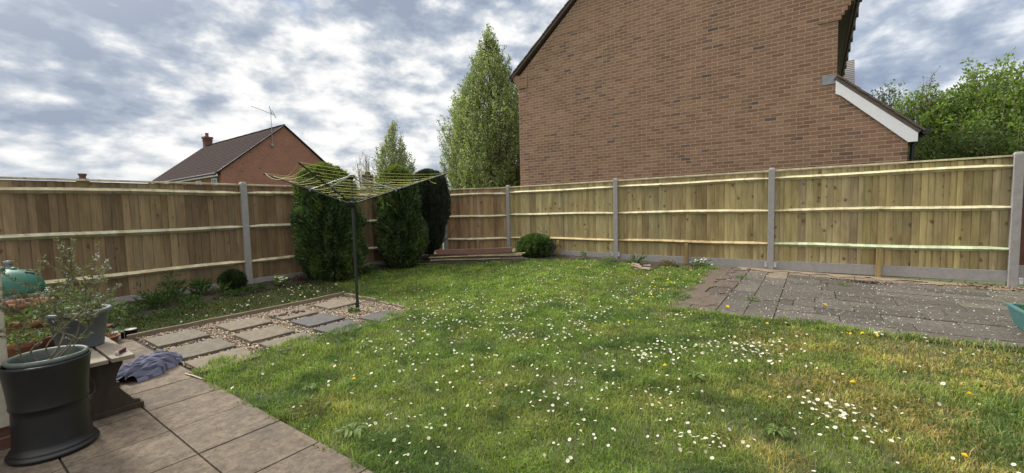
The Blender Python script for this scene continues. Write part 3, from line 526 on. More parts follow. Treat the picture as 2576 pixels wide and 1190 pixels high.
# ------------------------------------------------------------------ trees and shrubs
def shoots_tree(name,label,cat,base,height,env,nsh,lps,lsize,cols,group=None,trunk_r=.12,shoot_len=(.5,.9),lean=.12,outw=.25,start=.06,bare=0,seed=0,leafw=.6,scat=.06,zmin=.25,ncore=0,topw=None):
    r=np.random.default_rng(seed); o=thing(name,label,cat,base,0,group); tk=MB()
    top=height*.93; pts=[(0.03*math.sin(k*1.3)*height*.1,0.03*math.cos(k)*height*.1,top*k/8) for k in range(9)]
    tk.tube(pts,[trunk_r*(1-.9*k/8)+.006 for k in range(9)],8); tk.build('trunk',m_bark,o)
    ez=np.array([e[0] for e in env]); er=np.array([e[1] for e in env])
    br=MB(); Cs=[];Ds=[];col=[]
    nb=int(nsh*.10)
    for k in range(nb):
        z1=height*r.uniform(.25,.95); th=r.uniform(0,2*PI); rad=np.interp(z1/height,ez,er)*r.uniform(.5,.95); z0=max(start*height,z1-rad*r.uniform(1.2,2.2)-.2)
        p0=Vector((0,0,z0)); p2=Vector((math.cos(th)*rad,math.sin(th)*rad,z1)); p1=p0.lerp(p2,.5)+Vector((math.cos(th)*rad*.12,math.sin(th)*rad*.12,-rad*.15))
        br.tube([p0,p0.lerp(p1,.5)*.5+p0.lerp(p1,.5)*.5,p1,p1.lerp(p2,.6),p2],[trunk_r*.22,trunk_r*.18,trunk_r*.14,trunk_r*.09,.006],5,cap=False)
    zz=r.random(nsh*3)**.8; ok=[]
    for q in zz:
        ok.append(zmin+(1-zmin)*(1-q)*.98)
    zz=np.array(ok)[:nsh*3]; wgt=np.interp(zz,ez,er)**1.25; wgt=wgt/wgt.max(); zz=zz[r.random(len(zz))<wgt+.03][:nsh]
    for t in zz:
        rad=np.interp(t,ez,er)*(r.random()**.38); th=r.uniform(0,2*PI); lob=1+.13*math.sin(th*3+seed)+.08*math.sin(th*5+t*9)
        b=np.array([math.cos(th)*rad*lob,math.sin(th)*rad*lob,t*height-.3*0]); L=r.uniform(*shoot_len)*(1.0 if t<.9 else .7)
        d=np.array([math.cos(th)*outw*rad/max(er)+r.normal(0,lean),math.sin(th)*outw*rad/max(er)+r.normal(0,lean),1.0]); d/=np.linalg.norm(d); b=b-d*L*.6
        if b[2]<zmin*height*.3: b[2]=zmin*height*.3
        bend=r.normal(0,.12,3); ts=np.linspace(0,1,4); P=[b+d*L*s_+bend*L*s_*s_ for s_ in ts]
        br.tube([tuple(p) for p in P],[.011,.008,.006,.003],3,cap=False)
        if r.random()<bare: continue
        n=int(lps*L/np.mean(shoot_len)); s_=r.random(n)**.85; C=b+np.outer(s_,d)*L+np.outer(s_*s_,bend)*L; C=C+r.normal(0,scat,(n,3))*(1-.55*s_[:,None])
        D=d*.6+r.normal(0,.6,(n,3)); Cs.append(C);Ds.append(D); col.append(np.full(n,r.normal(1,.16)))
    br.build('branches',m_twig,o)
    C=np.concatenate(Cs);D=np.concatenate(Ds);kk=np.concatenate(col)[:,None]; n=len(C); c=np.array(cols)[r.choice(len(cols),n)]*kk*(1+r.normal(0,.15,(n,1)))
    leaves('crown',C,D,r.uniform(.75,1.3,n)*lsize,r.uniform(.75,1.2,n)*lsize*leafw,np.clip(c,.005,.8),m_leaf,o)
    return o
HB=[(.20,.25,.095),(.23,.28,.11),(.16,.21,.075),(.27,.31,.14)]
shoots_tree('columnar_tree','tall spire-shaped leafy hornbeam with pointed top, against the left edge of the tall brick house','tree',(13.40,10.50,0),8.6,[(0,1.0),(.12,1.6),(.24,1.85),(.42,2.0),(.55,1.80),(.66,1.38),(.76,.95),(.84,.56),(.90,.30),(.95,.13),(1,.03)],2300,36,.085,HB,trunk_r=.13,shoot_len=(.45,.85),seed=3,zmin=.05,scat=.07,group='spire-shaped trees beyond the fences')
shoots_tree('columnar_tree','smaller distant spire-shaped tree seen above the airer lines, beside a bare one','tree',(18.95,23.3,0),7.9,[(0,.6),(.2,1.1),(.45,1.3),(.6,1.2),(.72,.85),(.82,.48),(.9,.24),(.95,.10),(1,.03)],700,24,.12,[(.22,.26,.13),(.25,.29,.15),(.19,.22,.11)],trunk_r=.12,shoot_len=(.5,.9),seed=5,zmin=.1,scat=.09,group='spire-shaped trees beyond the fences')
def bare_tree(name,label,base,height,spread,n,seed,leafc=None,rr=.012):
    r=np.random.default_rng(seed); o=thing(name,label,'tree',base); mb=MB(); Cs=[]
    mb.tube([(0,0,0),(0.02,0,height*.35)],[.06,.04],7); mb.build('trunk',m_bark,o); mb=MB()
    for k in range(n):
        th=r.uniform(0,2*PI); rad=spread*r.random()**.6; z0=height*r.uniform(.2,.55); z1=height*(1-.3*(rad/spread)**2)*r.uniform(.8,1.0); p0=Vector((rad*.15*math.cos(th),rad*.15*math.sin(th),z0)); p2=Vector((rad*math.cos(th),rad*math.sin(th),z1)); p1=p0.lerp(p2,.5)+Vector((math.cos(th)*rad*.2,math.sin(th)*rad*.2,-.1))
        mb.tube([p0,p1,p2],[rr,rr*.7,rr*.35],3,cap=False)
        for q in range(5):
            a=p1.lerp(p2,r.random()); b=a+Vector((r.normal(0,.10),r.normal(0,.10),r.uniform(.15,.45))); mb.tube([a,b],[rr*.5,rr*.25],3,cap=False); Cs+= [tuple(a.lerp(b,r.random())) for _ in range(4)]
    mb.build('branches',m_twig,o)
    if leafc: 
        C=np.array(Cs)+r.normal(0,.03,(len(Cs),3)); leaves('crown',C,r.normal(0,1,(len(C),3)),.06,.035,pal(len(C),[leafc],.2),m_leaf,o)
    return o
bare_tree('young_tree','thin greyish tree nearly bare of leaves, just left of the smaller distant spire tree',(17.4,24.4,0),5.3,.95,70,21,(.15,.16,.09))
TR=[(.13,.20,.04),(.16,.235,.05),(.10,.155,.035),(.19,.26,.075)]
TD=[(.075,.115,.03),(.09,.135,.035),(.06,.095,.026)]  # darker greens: shade of the lower foliage put into the leaf colour
def bushy(label,base,height,rad,seed,cols,nsh=700,lps=34,ls=.12,outw=.8,group='trees behind the brick house and right fence'):
    return shoots_tree('bushy_tree',label,'tree',base,height,[(0,rad*.7),(.2,rad*.95),(.5,rad),(.7,rad*.85),(.85,rad*.6),(.95,rad*.3),(1,rad*.1)],nsh,lps,ls,cols,group,trunk_r=.12,shoot_len=(.6,1.2),lean=.38,outw=outw,seed=seed,zmin=.06,scat=.10,leafw=.5)
bushy('bright green bushy tree, widest of the trees over the right fence, with arching leafy sprays',(18.2,-4.15,0),5.15,1.7,31,TR,1300,44,.11)
bushy('loose green tree filling the gap between the sapling and the widest bushy tree',(17.9,-2.55,0),4.7,1.0,36,TR,620,34,.11)
bushy('slim loose green tree just beside the white bargeboard of the lean-to',(19.6,-1.85,0),5.35,.75,32,[(.085,.13,.04),(.10,.15,.045)],260,24,.10)
bushy('tall green tree cut off by the right picture edge',(17.5,-6.6,0),6.1,1.6,33,TR,1000,42,.11)
bushy('dark low bush behind the right fence, below the bright bushy tree',(16.2,-3.1,0),3.05,1.35,34,TD,900,42,.10)
bushy('dark low bush behind the fence at the far right corner post',(15.6,-5.0,0),3.1,1.5,35,TD,900,42,.10)
bare_tree('sapling','thin sapling with upright bare twigs rising beside the bright bushy tree',(18.3,-2.75,0),5.4,.5,34,41,(.12,.15,.06),.013)
bare_tree('sapling','low cluster of bare twigs showing just above the lean-to roof',(19.2,-1.15,0),5.15,.45,22,42,(.13,.15,.08),.012)
def clipped(name,label,cat,base,prof,n,ls,lw,cols,mat,seed,up=.8,lump=.10,core=.86,group=None,tipc=None,coarse=5,trunk=0,depth=.16):
    r=np.random.default_rng(seed); o=thing(name,label,cat,base,0,group); pz=np.array([p[0] for p in prof]); pr=np.array([p[1] for p in prof])
    offx=np.array([p[2] if len(p)>2 else 0 for p in prof]); H_=pz[-1]
    def rad(z,th): return np.interp(z,pz,pr)*(1+lump*((vn(th*1.5+7*np.cos(th),z*3,1.0,seed%6)-.5)*1.4+(vn(th*coarse,z*6,1.0,(seed+1)%6)-.5)*.9))
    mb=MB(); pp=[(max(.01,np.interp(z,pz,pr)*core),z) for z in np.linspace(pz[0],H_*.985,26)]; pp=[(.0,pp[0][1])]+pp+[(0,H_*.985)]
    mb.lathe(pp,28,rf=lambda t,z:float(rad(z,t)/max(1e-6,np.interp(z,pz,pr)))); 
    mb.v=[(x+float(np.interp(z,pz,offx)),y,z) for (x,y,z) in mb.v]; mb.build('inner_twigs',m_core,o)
    if trunk: t=MB(); t.tube([(0,0,-.05),(.02,0,pz[0]+.2)],[trunk*1.2,trunk],8); t.build('trunk',m_bark,o)
    z=pz[0]+(H_-pz[0])*r.random(n*2); wv=np.interp(z,pz,pr); slope=np.abs(np.gradient(np.interp(z[np.argsort(z)],pz,pr)+0)); z=z[r.random(n*2)<(wv/pr.max()*.9+.1)]
    zt=H_-(H_-pz[0])*.14*r.random(n//6)**1.3; z=np.concatenate([z,zt]); n=len(z); th=r.uniform(0,2*PI,n); R_=rad(z,th)*(1-depth*r.random(n)**1.6)
    R_[-len(zt):]*=np.sqrt(r.random(len(zt))); st_=r.random(n)<.05; R_=np.where(st_,R_+r.uniform(.01,.07,n)*(.5+pr.max()),R_)
    er=np.stack([np.cos(th),np.sin(th),np.zeros(n)],1); C=er*R_[:,None]; C[:,2]=z; C[:,0]+=np.interp(z,pz,offx)
    D=er*.9+np.array([0,0,1])*up+r.normal(0,.45,(n,3)); 
    c=np.array(cols)[r.choice(len(cols),n)]*(1+r.normal(0,.2,(n,1)))*(.72+.6*vn(th*3,z*5,1.0,2))[:,None]
    if tipc is not None:
        tt=np.clip((z-H_*.80)/(H_*.2),0,1)*.75+.35*(vn(th*2.2,z*3,1.3,4)>.68); c=c*(1-tt[:,None])+np.array(tipc)*(1+r.normal(0,.15,(n,1)))*tt[:,None]
    leaves('foliage',C-D/np.linalg.norm(D,axis=1,keepdims=True)*ls*.3,D,r.uniform(.5,1.5,n)*ls,r.uniform(.6,1.4,n)*lw,np.clip(c,.004,.7),mat,o); return o
g1=Gs(4.6,7.45)
CON=[(.046,.088,.032),(.060,.108,.036),(.034,.064,.026),(.085,.135,.048),(.065,.085,.042)]
clipped('clipped_conifer','widest clipped green conifer with yellowish domed top, behind the airer pole','conifer',(4.60,7.50,g1),[(0,.32,-.02),(.15,.43,-.04),(.5,.50,-.06),(.9,.52,-.06),(1.3,.50,-.08),(1.6,.46,-.10),(1.85,.39,-.12),(1.98,.31,-.13),(2.07,.20,-.14),(2.13,.05,-.14)],34000,.085,.028,CON,m_needle,1,lump=.30,tipc=(.17,.215,.045),group='clipped conifers along the left fence')
clipped('clipped_conifer','middle clipped conifer with yellow-green top, between the wide conifer and the dark yew','conifer',(6.22,7.50,Gs(6.3,7.4)),[(0,.24,.03),(.12,.33,.02),(.4,.45,.03),(.8,.46,.03),(1.2,.42,.0),(1.6,.38,-.04),(1.85,.34,-.05),(2.02,.27,-.06),(2.13,.16,-.06),(2.18,.04,-.06)],30000,.085,.028,CON,m_needle,2,lump=.30,tipc=(.16,.20,.045),group='clipped conifers along the left fence')
clipped('yew','very dark clipped yew with bare trunk foot, nearest the fence corner','yew',(7.14,7.56,Gs(7.4,7.4)),[(.12,.12,.0),(.26,.24,-.02),(.6,.37,-.05),(.95,.45,-.03),(1.35,.46,0),(1.75,.43,.0),(1.95,.37,.0),(2.06,.26,0),(2.12,.05,0)],27000,.055,.015,[(.020,.028,.022),(.03,.042,.028),(.04,.055,.035)],m_needle,3,up=1.3,lump=.2,trunk=.05)
clipped('box_shrub','rounded dark green box bush in front of the first grey post of the right fence','shrub',(8.62,5.5,Gs(8.6,5.5)),[(0,.30),(.08,.38),(.22,.41),(.35,.37),(.45,.28),(.51,.14),(.53,.01)],10000,.035,.022,[(.06,.10,.032),(.085,.13,.04),(.045,.078,.025)],m_leaf,4,up=.4,lump=.30)
clipped('box_shrub','small dark ball-shaped shrub in the border just left of the bare grey post','shrub',(2.9,7.72,Gs(2.9,7.7)),[(0,.09),(.05,.14),(.14,.17),(.24,.16),(.31,.10),(.34,.01)],3800,.035,.018,[(.025,.045,.018),(.035,.06,.02)],m_leaf,5,up=.8,lump=.45)
def twiggy(label,base,n,h,sp,seed,leafc,ls=.03,dens=8):
    r=np.random.default_rng(seed); o=thing('twiggy_plant',label,'plant',base); mb=MB(); Cs=[]
    for k in range(n):
        th=r.uniform(0,2*PI); rad=sp*r.random()**.5; hh=h*r.uniform(.6,1); p2=Vector((rad*math.cos(th),rad*math.sin(th),hh)); p1=p2*.5+Vector((r.normal(0,.02),r.normal(0,.02),.05))
        mb.tube([(0,0,0),p1,p2],[.004,.003,.0015],3,cap=False)
        for q in range(dens): Cs.append(tuple(p1.lerp(p2,r.random())))
    mb.build('stem',m_twig,o); C=np.array(Cs)+r.normal(0,.012,(len(Cs),3)); leaves('foliage',C,r.normal(0,1,(len(C),3))+[0,0,.5],ls,ls*.55,pal(len(C),leafc,.25),m_leaf,o); return o
twiggy('dark twiggy bush leaning against the right side of the rounded box bush',(8.72,5.12,Gs(8.7,5.1)),60,.36,.24,51,[(.02,.028,.015),(.05,.05,.03)],.03,8)
mb=MB(); mb.tube([(8.95,5.3,.15),(8.98,5.31,.5),(9.0,5.33,.80)],[.006,.005,.003],5); o=mb.build('cane',m_twig); tag(o,'single thin cane stuck upright in soil beside the box bush','cane')
# low border plants
def rosette(C,D,L,W,col,r,x,y,n,h,sp,lc,ls,lw,jitter=.2):
    z=Gs(x,y)
    for k in range(n):
        th=r.uniform(0,2*PI); el=r.uniform(.15,1.2); d=np.array([math.cos(th)*math.cos(el),math.sin(th)*math.cos(el),math.sin(el)]); q=r.random()
        C.append(np.array([x,y,z])+np.array([math.cos(th)*sp*q*.7,math.sin(th)*sp*q*.7,h*r.random()*.8])); D.append(d); L.append(ls*r.uniform(.6,1.3)); W.append(lw*r.uniform(.7,1.3)); col.append(np.array(lc[r.integers(len(lc))])*(1+r.normal(0,jitter)))
def plant(name,label,cat,x,y,n,h,sp,lc,ls,lw,seed,flowers=None,fc=(.8,.8,.75),stems=0,group=None,fs=.02):
    r=np.random.default_rng(seed); o=thing(name,label,cat,(0,0,0),0,group); C=[];D=[];L=[];W=[];col=[]
    rosette(C,D,L,W,col,r,x,y,n,h,sp,lc,ls,lw)
    if stems:
        mb=MB()
        for k in range(stems):
            th=r.uniform(0,2*PI); p0=Vector((x+r.normal(0,sp*.2),y+r.normal(0,sp*.2),Gs(x,y))); p1=p0+Vector((math.cos(th)*sp*.5,math.sin(th)*sp*.5,h*r.uniform(.8,1.3))); mb.tube([p0,p0.lerp(p1,.5)+Vector((0,0,h*.1)),p1],[.004,.003,.002],4,c=(.10,.13,.05))
            for q in range(10): 
                a=p0.lerp(p1,r.random()); C.append(np.array(a)); D.append(r.normal(0,1,3)+[0,0,.4]); L.append(ls*r.uniform(.6,1.2)); W.append(lw); col.append(np.array(lc[r.integers(len(lc))]))
        mb.build('stem',m_vc,o)
    leaves('foliage',np.array(C),np.array(D),np.array(L),np.array(W),np.clip(np.array(col),.004,.8),m_leaf,o)
    if flowers:
        C=[];D=[];
        for k in range(flowers):
            cx,cy,cz=x+r.normal(0,sp*.4),y+r.normal(0,sp*.4)-.03,Gs(x,y)+h*r.uniform(.4,1.05)
            for q in range(6): 
                th=2*PI*q/6; C.append((cx,cy,cz)); D.append((math.cos(th),math.sin(th),.35))
        n=len(C); leaves('flower',np.array(C,float),np.array(D,float),fs,fs*.75,pal(n,[fc],.06),m_petal,o)
    return o
GD=[(.055,.095,.03),(.075,.12,.035),(.045,.075,.025)]; GM=[(.06,.11,.03),(.08,.13,.035)]; GB=[(.11,.18,.04),(.13,.20,.05)]
plant('leafy_plant','feathery dark green clump at the left end of the border','plant',1.85,7.45,420,.26,.34,GD,.07,.018,61,stems=8)
plant('leafy_plant','tall thin-leaved plant against the fence boards, rising left of the small ball shrub','plant',2.15,7.85,160,.30,.22,GD,.10,.02,62,stems=9)
plant('leafy_plant','broad-leaved sprouting plant left of the small ball shrub','plant',2.5,7.8,90,.24,.16,GM,.12,.028,63,stems=5)
plant('strap_leaf_plant','short strap-leaved plant directly in front of the small ball shrub','plant',2.72,7.62,26,.14,.10,[(.10,.15,.05)],.17,.02,64)
plant('leafy_plant','low trailing plant in front of the small ball shrub, near the lawn edge','plant',3.02,7.5,190,.08,.24,GD,.05,.025,65)
plant('leafy_plant','low dark ground plant between the small ball shrub and the white primrose','plant',2.75,7.45,150,.06,.22,GM,.05,.02,69)
plant('primrose','primrose clump covered in creamy white flowers, just right of the bare grey post','flower',3.60,7.55,90,.15,.13,GB,.09,.035,66,flowers=26,fc=(.80,.78,.66),fs=.028)
plant('leafy_plant','purplish wilted plant in dark soil, left of the widest conifer','plant',4.0,7.68,80,.10,.16,[(.13,.07,.06),(.09,.06,.045)],.06,.03,67)
plant('leafy_plant','glossy broad-leaved green plant at the foot of the airer-side conifer','plant',5.22,7.42,150,.17,.18,[(.05,.10,.03),(.075,.13,.045)],.07,.04,68)
plant('leafy_plant','wide leafy mat at the left end of the border beside the pots','plant',1.35,7.15,420,.16,.42,GD,.05,.022,70,flowers=3,fc=(.75,.6,.15))
plant('strap_leaf_plant','clump of dark spiky strap leaves in the soil before the right fence','plant',8.55,2.98,44,.05,.07,[(.045,.08,.03),(.06,.10,.035)],.26,.024,71)
plant('leafy_plant','mound of small-leaved weeds with white blossom at the corner of the paving','plant',8.75,1.80,330,.16,.24,GB+GM,.04,.018,72,flowers=34,fc=(.78,.78,.78),fs=.02)
plant('leafy_plant','low orange-tinged weed clump between the spiky plant and the timber stump','plant',8.8,2.42,160,.09,.20,[(.13,.13,.04),(.24,.13,.04),(.08,.12,.03)],.04,.02,73)
plant('leafy_plant','low weedy tuft in front of the right fence, beside the second grey post','plant',8.75,3.7,110,.08,.26,GB,.05,.014,74)
plant('leafy_plant','small dark weed at the foot of the gravel board, right of the box bush','plant',8.9,4.35,60,.13,.08,GM,.06,.02,75)
r=np.random.default_rng(44); n=6000; x=r.uniform(.3,2.3,n); y=r.uniform(6.5,7.7,n); k=(fbm(x,y,3.0,5)>.40)&(y>6.62+.25*np.maximum(0,x-1.0)+.3*(vn(x,y,4,2)-.5)); x=x[k];y=y[k];n=len(x)
leaves('ground_cover',np.stack([x,y,G(x,y)+.01+.11*r.random(n)*fbm(x,y,2.5,1)],1),r.normal(0,.7,(n,3))+[0,0,.5],r.uniform(.02,.045,n),r.uniform(.012,.026,n),pal(n,GD+[(.09,.12,.05)],.25),m_leaf); tag(bpy.data.objects['ground_cover'],kind='stuff')
for q_,(x,y,lb) in enumerate([(3.25,7.55,'small weedy clump of leaves at the foot of the bare grey post'),(4.25,7.72,'dull green clump between the purplish plant and the widest conifer'),(2.25,7.38,'leafy clump at the lawn edge near the middle of the border'),(5.65,7.85,'low sprouting leaves in the soil between the two green conifers')]):
    plant('leafy_plant',lb,'plant',x,y,110,.09,.15,GD+GM,.05,.02,400+q_)
# bed litter and clods
r=np.random.default_rng(5); n=9000; x=r.uniform(.4,9.1,n); y=r.uniform(1.5,8.1,n); k=soil_mask(x,y)&(y<8.12); x=x[k];y=y[k]; n=len(x)
leaves('soil_litter',np.stack([x,y,G(x,y)+.012+.02*r.random(n)],1),r.normal(0,1,(n,3))*[1,1,.35],r.uniform(.01,.035,n),r.uniform(.006,.02,n),pal(n,[(.06,.04,.03),(.10,.075,.05),(.04,.03,.022),(.05,.075,.025),(.14,.11,.08)],.3),m_leaf); tag(bpy.data.objects['soil_litter'],kind='stuff')
k=RNG.random
sv=MB()
for q in range(9):
    a=random.uniform(-.6,.6)+PI/2; x=8.05+random.gauss(0,.12); y=2.62+random.gauss(0,.13); L=random.uniform(.12,.3); d=Vector((math.cos(a)*L,math.sin(a)*L,random.uniform(-.02,.05))); z=Gs(x,y)+.02
    sv.obox((x,y,z),d,(math.sin(a)*.05,-math.cos(a)*.05,.01),(0,0,.012),(.22*random.uniform(.7,1.1),.17,.12),jit=.008)
o=sv.build('broken_bark',m_old); tag(o,'heap of pale broken wood and bark on the grass before the spiky plant','wood heap')
# ------------------------------------------------------------------ lawn
def ring_n(dens,seed):
    r=np.random.default_rng(seed); N=int(dens); d=1.55+ (10.2-1.55)*r.random(N)**1.25; a=np.radians(r.uniform(-30,97,N)); return d*np.cos(a),d*np.sin(a),d,r
def lawncol(x,y,n,r):
    g_=np.array([.088,.160,.032]); g2=np.array([.150,.210,.050]); dk=np.array([.042,.095,.022]); br=np.array([.29,.235,.11]); yl_=np.array([.24,.235,.065])
    a=fbm(x,y,1.1,0)[:,None]; b=fbm(x,y,3.2,3)[:,None]; c=g_*(1-a)+g2*a; c=c*(1-.8*np.clip((b-.47)*5,0,1))+dk*.8*np.clip((b-.47)*5,0,1)
    pt=np.zeros(len(x))
    for (px,py,s,k) in [(4.73,.29,.38,.9),(3.75,-.05,.38,.9),(3.5,-.3,.32,.8),(4.87,-.58,.3,.8),(4.9,-1.1,.4,.7),(3.11,-.5,.3,.55),(2.77,.98,.25,.5),(2.2,1.35,.25,.45),(2.5,2.0,.3,.4),(3.3,3.0,.3,.3),(1.7,2.6,.22,.35),(4.3,-.9,.4,.6),(3.1,.5,.4,.4),(2.1,3.2,.2,.4),(2.5,.2,.3,.4)]:
        pt+=k*np.exp(-((x-px)**2+(y-py)**2)/(2*s*s)*1.3)
    pt=np.clip(pt*(.35+1.3*fbm(x,y,4.5,5))+np.clip((fbm(x,y,2.3,6)-.56)*3,0,.55),0,1)*.75
    pt=np.where(r.random(len(x))<pt,.85,.12)[:,None]*np.clip(pt*1.6,0,1)[:,None]
    mixc=np.where(r.random((len(x),1))<.5,br,yl_); c=c*(1-pt)+mixc*pt
    viv=np.exp(-((x-5.9)**2/3.2+(y-3.9)**2/3.0))[:,None]; c=c*(1-viv*.45)+np.array([.165,.265,.04])*viv*.45
    bk=sst(5.9,6.6,y)[:,None]*(x<4.2)[:,None]; c=c*(1-.8*bk)+np.array([.055,.068,.030])*.8*bk  # shadow on the back strip put into the blade colour, darker and duller
    return np.clip(1.50*c*np.array([1.06,.94,.90])*(1+r.normal(0,.30,(len(x),1)))*(1+r.normal(0,.05,(len(x),3))),.01,.7)
lift=lambda x,y:.046*sst(3.55,4.12,y)*(y<4.7)*sst(1.15,1.3,x)*(1-sst(3.6,3.95,x))+.034*np.maximum(sst(5.05,5.33,x)*(y<1.75),sst(-1.95,-1.62,-y)*(x>5.2)*(y>1.2))
x,y,d,r=ring_n(760000,77); k=lawn_mask(x,y); x=x[k];y=y[k];d=d[k]
thin=fbm(x,y,2.8,4); k=r.random(len(x))<np.clip(.45+1.3*(thin-.3),.3,1); x=x[k];y=y[k];d=d[k]; n=len(x)
hgt=(.010+.024*fbm(x,y,1.7,1)+.050*np.clip(fbm(x,y,6,2)-.48,0,1)*2)*r.uniform(.5,1.35,n)*.85
edge=np.exp(-np.abs(x-1.27)/.07)*(y<4.3)+np.exp(-np.abs(y-4.26)/.07)*(x<3.9)+np.exp(-np.abs(x-5.3)/.08)*(y<1.7)+np.exp(-np.abs(y-1.63)/.08)*(x>5.2); hgt=hgt*(1+.75*np.clip(edge,0,1)*(vn(x,y,9,3)+.2))
wd=.0026*(d/2.2)**.85*r.uniform(.7,1.3,n); th=r.uniform(0,2*PI,n)+1.5*(vn(x,y,3,7)); ln=r.uniform(.2,1.5,n)*hgt*1.25; ph=th+PI/2+r.normal(0,.6,n)
base=np.stack([x,y,G(x,y)-.034+lift(x,y)],1); hgt=hgt+.020
ld=np.stack([np.cos(th),np.sin(th),0*x],1); sd_=np.stack([np.cos(ph),np.sin(ph),0*x],1)*wd[:,None]/2; uz=np.array([0,0,1.])
mid=base+uz*hgt[:,None]*.62+ld*ln[:,None]*.33; tip=base+uz*hgt[:,None]*np.clip(1-.25*(ln/hgt),.45,1)[:,None]+ld*ln[:,None]
V=np.stack([base-sd_,base+sd_,mid+sd_*.85,mid-sd_*.85,tip],1).reshape(-1,3); i=np.arange(n)*5
loops=np.concatenate([np.stack([i,i+1,i+2,i+3],1),np.stack([i+3,i+2,i+4],1)],1).ravel(); st=np.stack([np.arange(n)*7,np.arange(n)*7+4],1).ravel(); tt=np.tile([4,3],n)
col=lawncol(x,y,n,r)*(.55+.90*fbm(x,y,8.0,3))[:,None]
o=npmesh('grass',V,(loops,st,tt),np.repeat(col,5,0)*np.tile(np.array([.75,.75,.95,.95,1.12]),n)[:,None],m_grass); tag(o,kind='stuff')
# broad-leaved weeds low in the lawn (clover, daisy and plantain leaves)
x,y,d,r=ring_n(60000,78); k=lawn_mask(x,y)&(r.random(len(x))<np.clip((fbm(x,y,3.4,2)-.38)*4.2,0.03,1)); x=x[k];y=y[k];d=d[k];n=len(x); th=r.uniform(0,2*PI,n); el=r.uniform(.1,.9,n)
leaves('clover_leaves',np.stack([x,y,G(x,y)-.012+.022*r.random(n)],1),np.stack([np.cos(th)*np.cos(el),np.sin(th)*np.cos(el),np.sin(el)],1),r.uniform(.012,.026,n)*(d/3)**.4,r.uniform(.008,.014,n)*(d/3)**.4,pal(n,[(.065,.125,.03),(.085,.15,.04),(.055,.10,.035),(.10,.16,.055)],.2),m_leaf); tag(bpy.data.objects['clover_leaves'],kind='stuff')
def weed(label,x,y,n,L,Wd,seed,cols,group='rosette weeds in the lawn'):
    L*=.62; Wd*=.55; n=int(n*1.7)
    r=np.random.default_rng(seed); C=[];D=[];Ls=[]
    me=MB()
    for k in range(n):
        th=2*PI*k/n+r.normal(0,.2); l=L*r.uniform(.7,1.15); z=Gs(x,y); c=tuple(np.array(cols[r.integers(len(cols))])*r.uniform(.85,1.15)); s=Vector((-math.sin(th),math.cos(th),0)); dd=Vector((math.cos(th),math.sin(th),0)); vs=[]
        for t,wf,h in [(0,.12,.0),(.25,.55,.022),(.5,.95,.034),(.75,.9,.028),(1,.08,.008)]:
            p=Vector((x,y,z-.014))+dd*l*t+s*(.012*math.sin(t*4+k))+Vector((0,0,h+.014*r.random())); vs+=[p-s*Wd*wf/2+Vector((0,0,.004)),p,p+s*Wd*wf/2+Vector((0,0,.004))]
        fs=[(a*3+b,a*3+b+1,a*3+b+4,a*3+b+3) for a in range(4) for b in range(2)]; me.add(vs,fs,c,0,True)
    o=me.build('weed_rosette',m_leaf); tag(o,label,'weed',group)
WG=[(.11,.17,.045),(.13,.19,.05),(.145,.20,.06)]
for q,(x,y,n,L,W_,lb) in enumerate([(1.42,2.22,11,.17,.045,'large green dandelion rosette spilling over the patio edge, nearest the picture bottom'),(1.62,3.05,9,.10,.035,'small greyish weed rosette close to the patio edge, right of the stick'),(2.42,3.55,10,.12,.035,'weed rosette in the grass near the lawn-side stepping slabs'),(3.63,4.30,14,.14,.022,'tall spiky weed tuft beside the last stepping slab by the pole'),(3.35,.72,9,.12,.045,'flat dark dock-like rosette by the dense daisy patch'),(2.75,.15,11,.12,.03,'low green rosette in the lower right part of the lawn')]):
    weed(lb,x,y,n,L,W_,200+q,WG)
for q,(x,y,lb) in enumerate([(7.9,.98,'small green tuft of weeds in the long joint near the terrace corner'),(6.3,.66,'green weed tuft in a joint of the dark paving, near its lawn edge'),(8.0,-.35,'low green weed in a joint before the timber stump of the right fence')]):
    plant('joint_weed',lb,'weed',x,y,46,.03,.09,GB,.05,.010,300+q,group='weeds in the terrace joints')
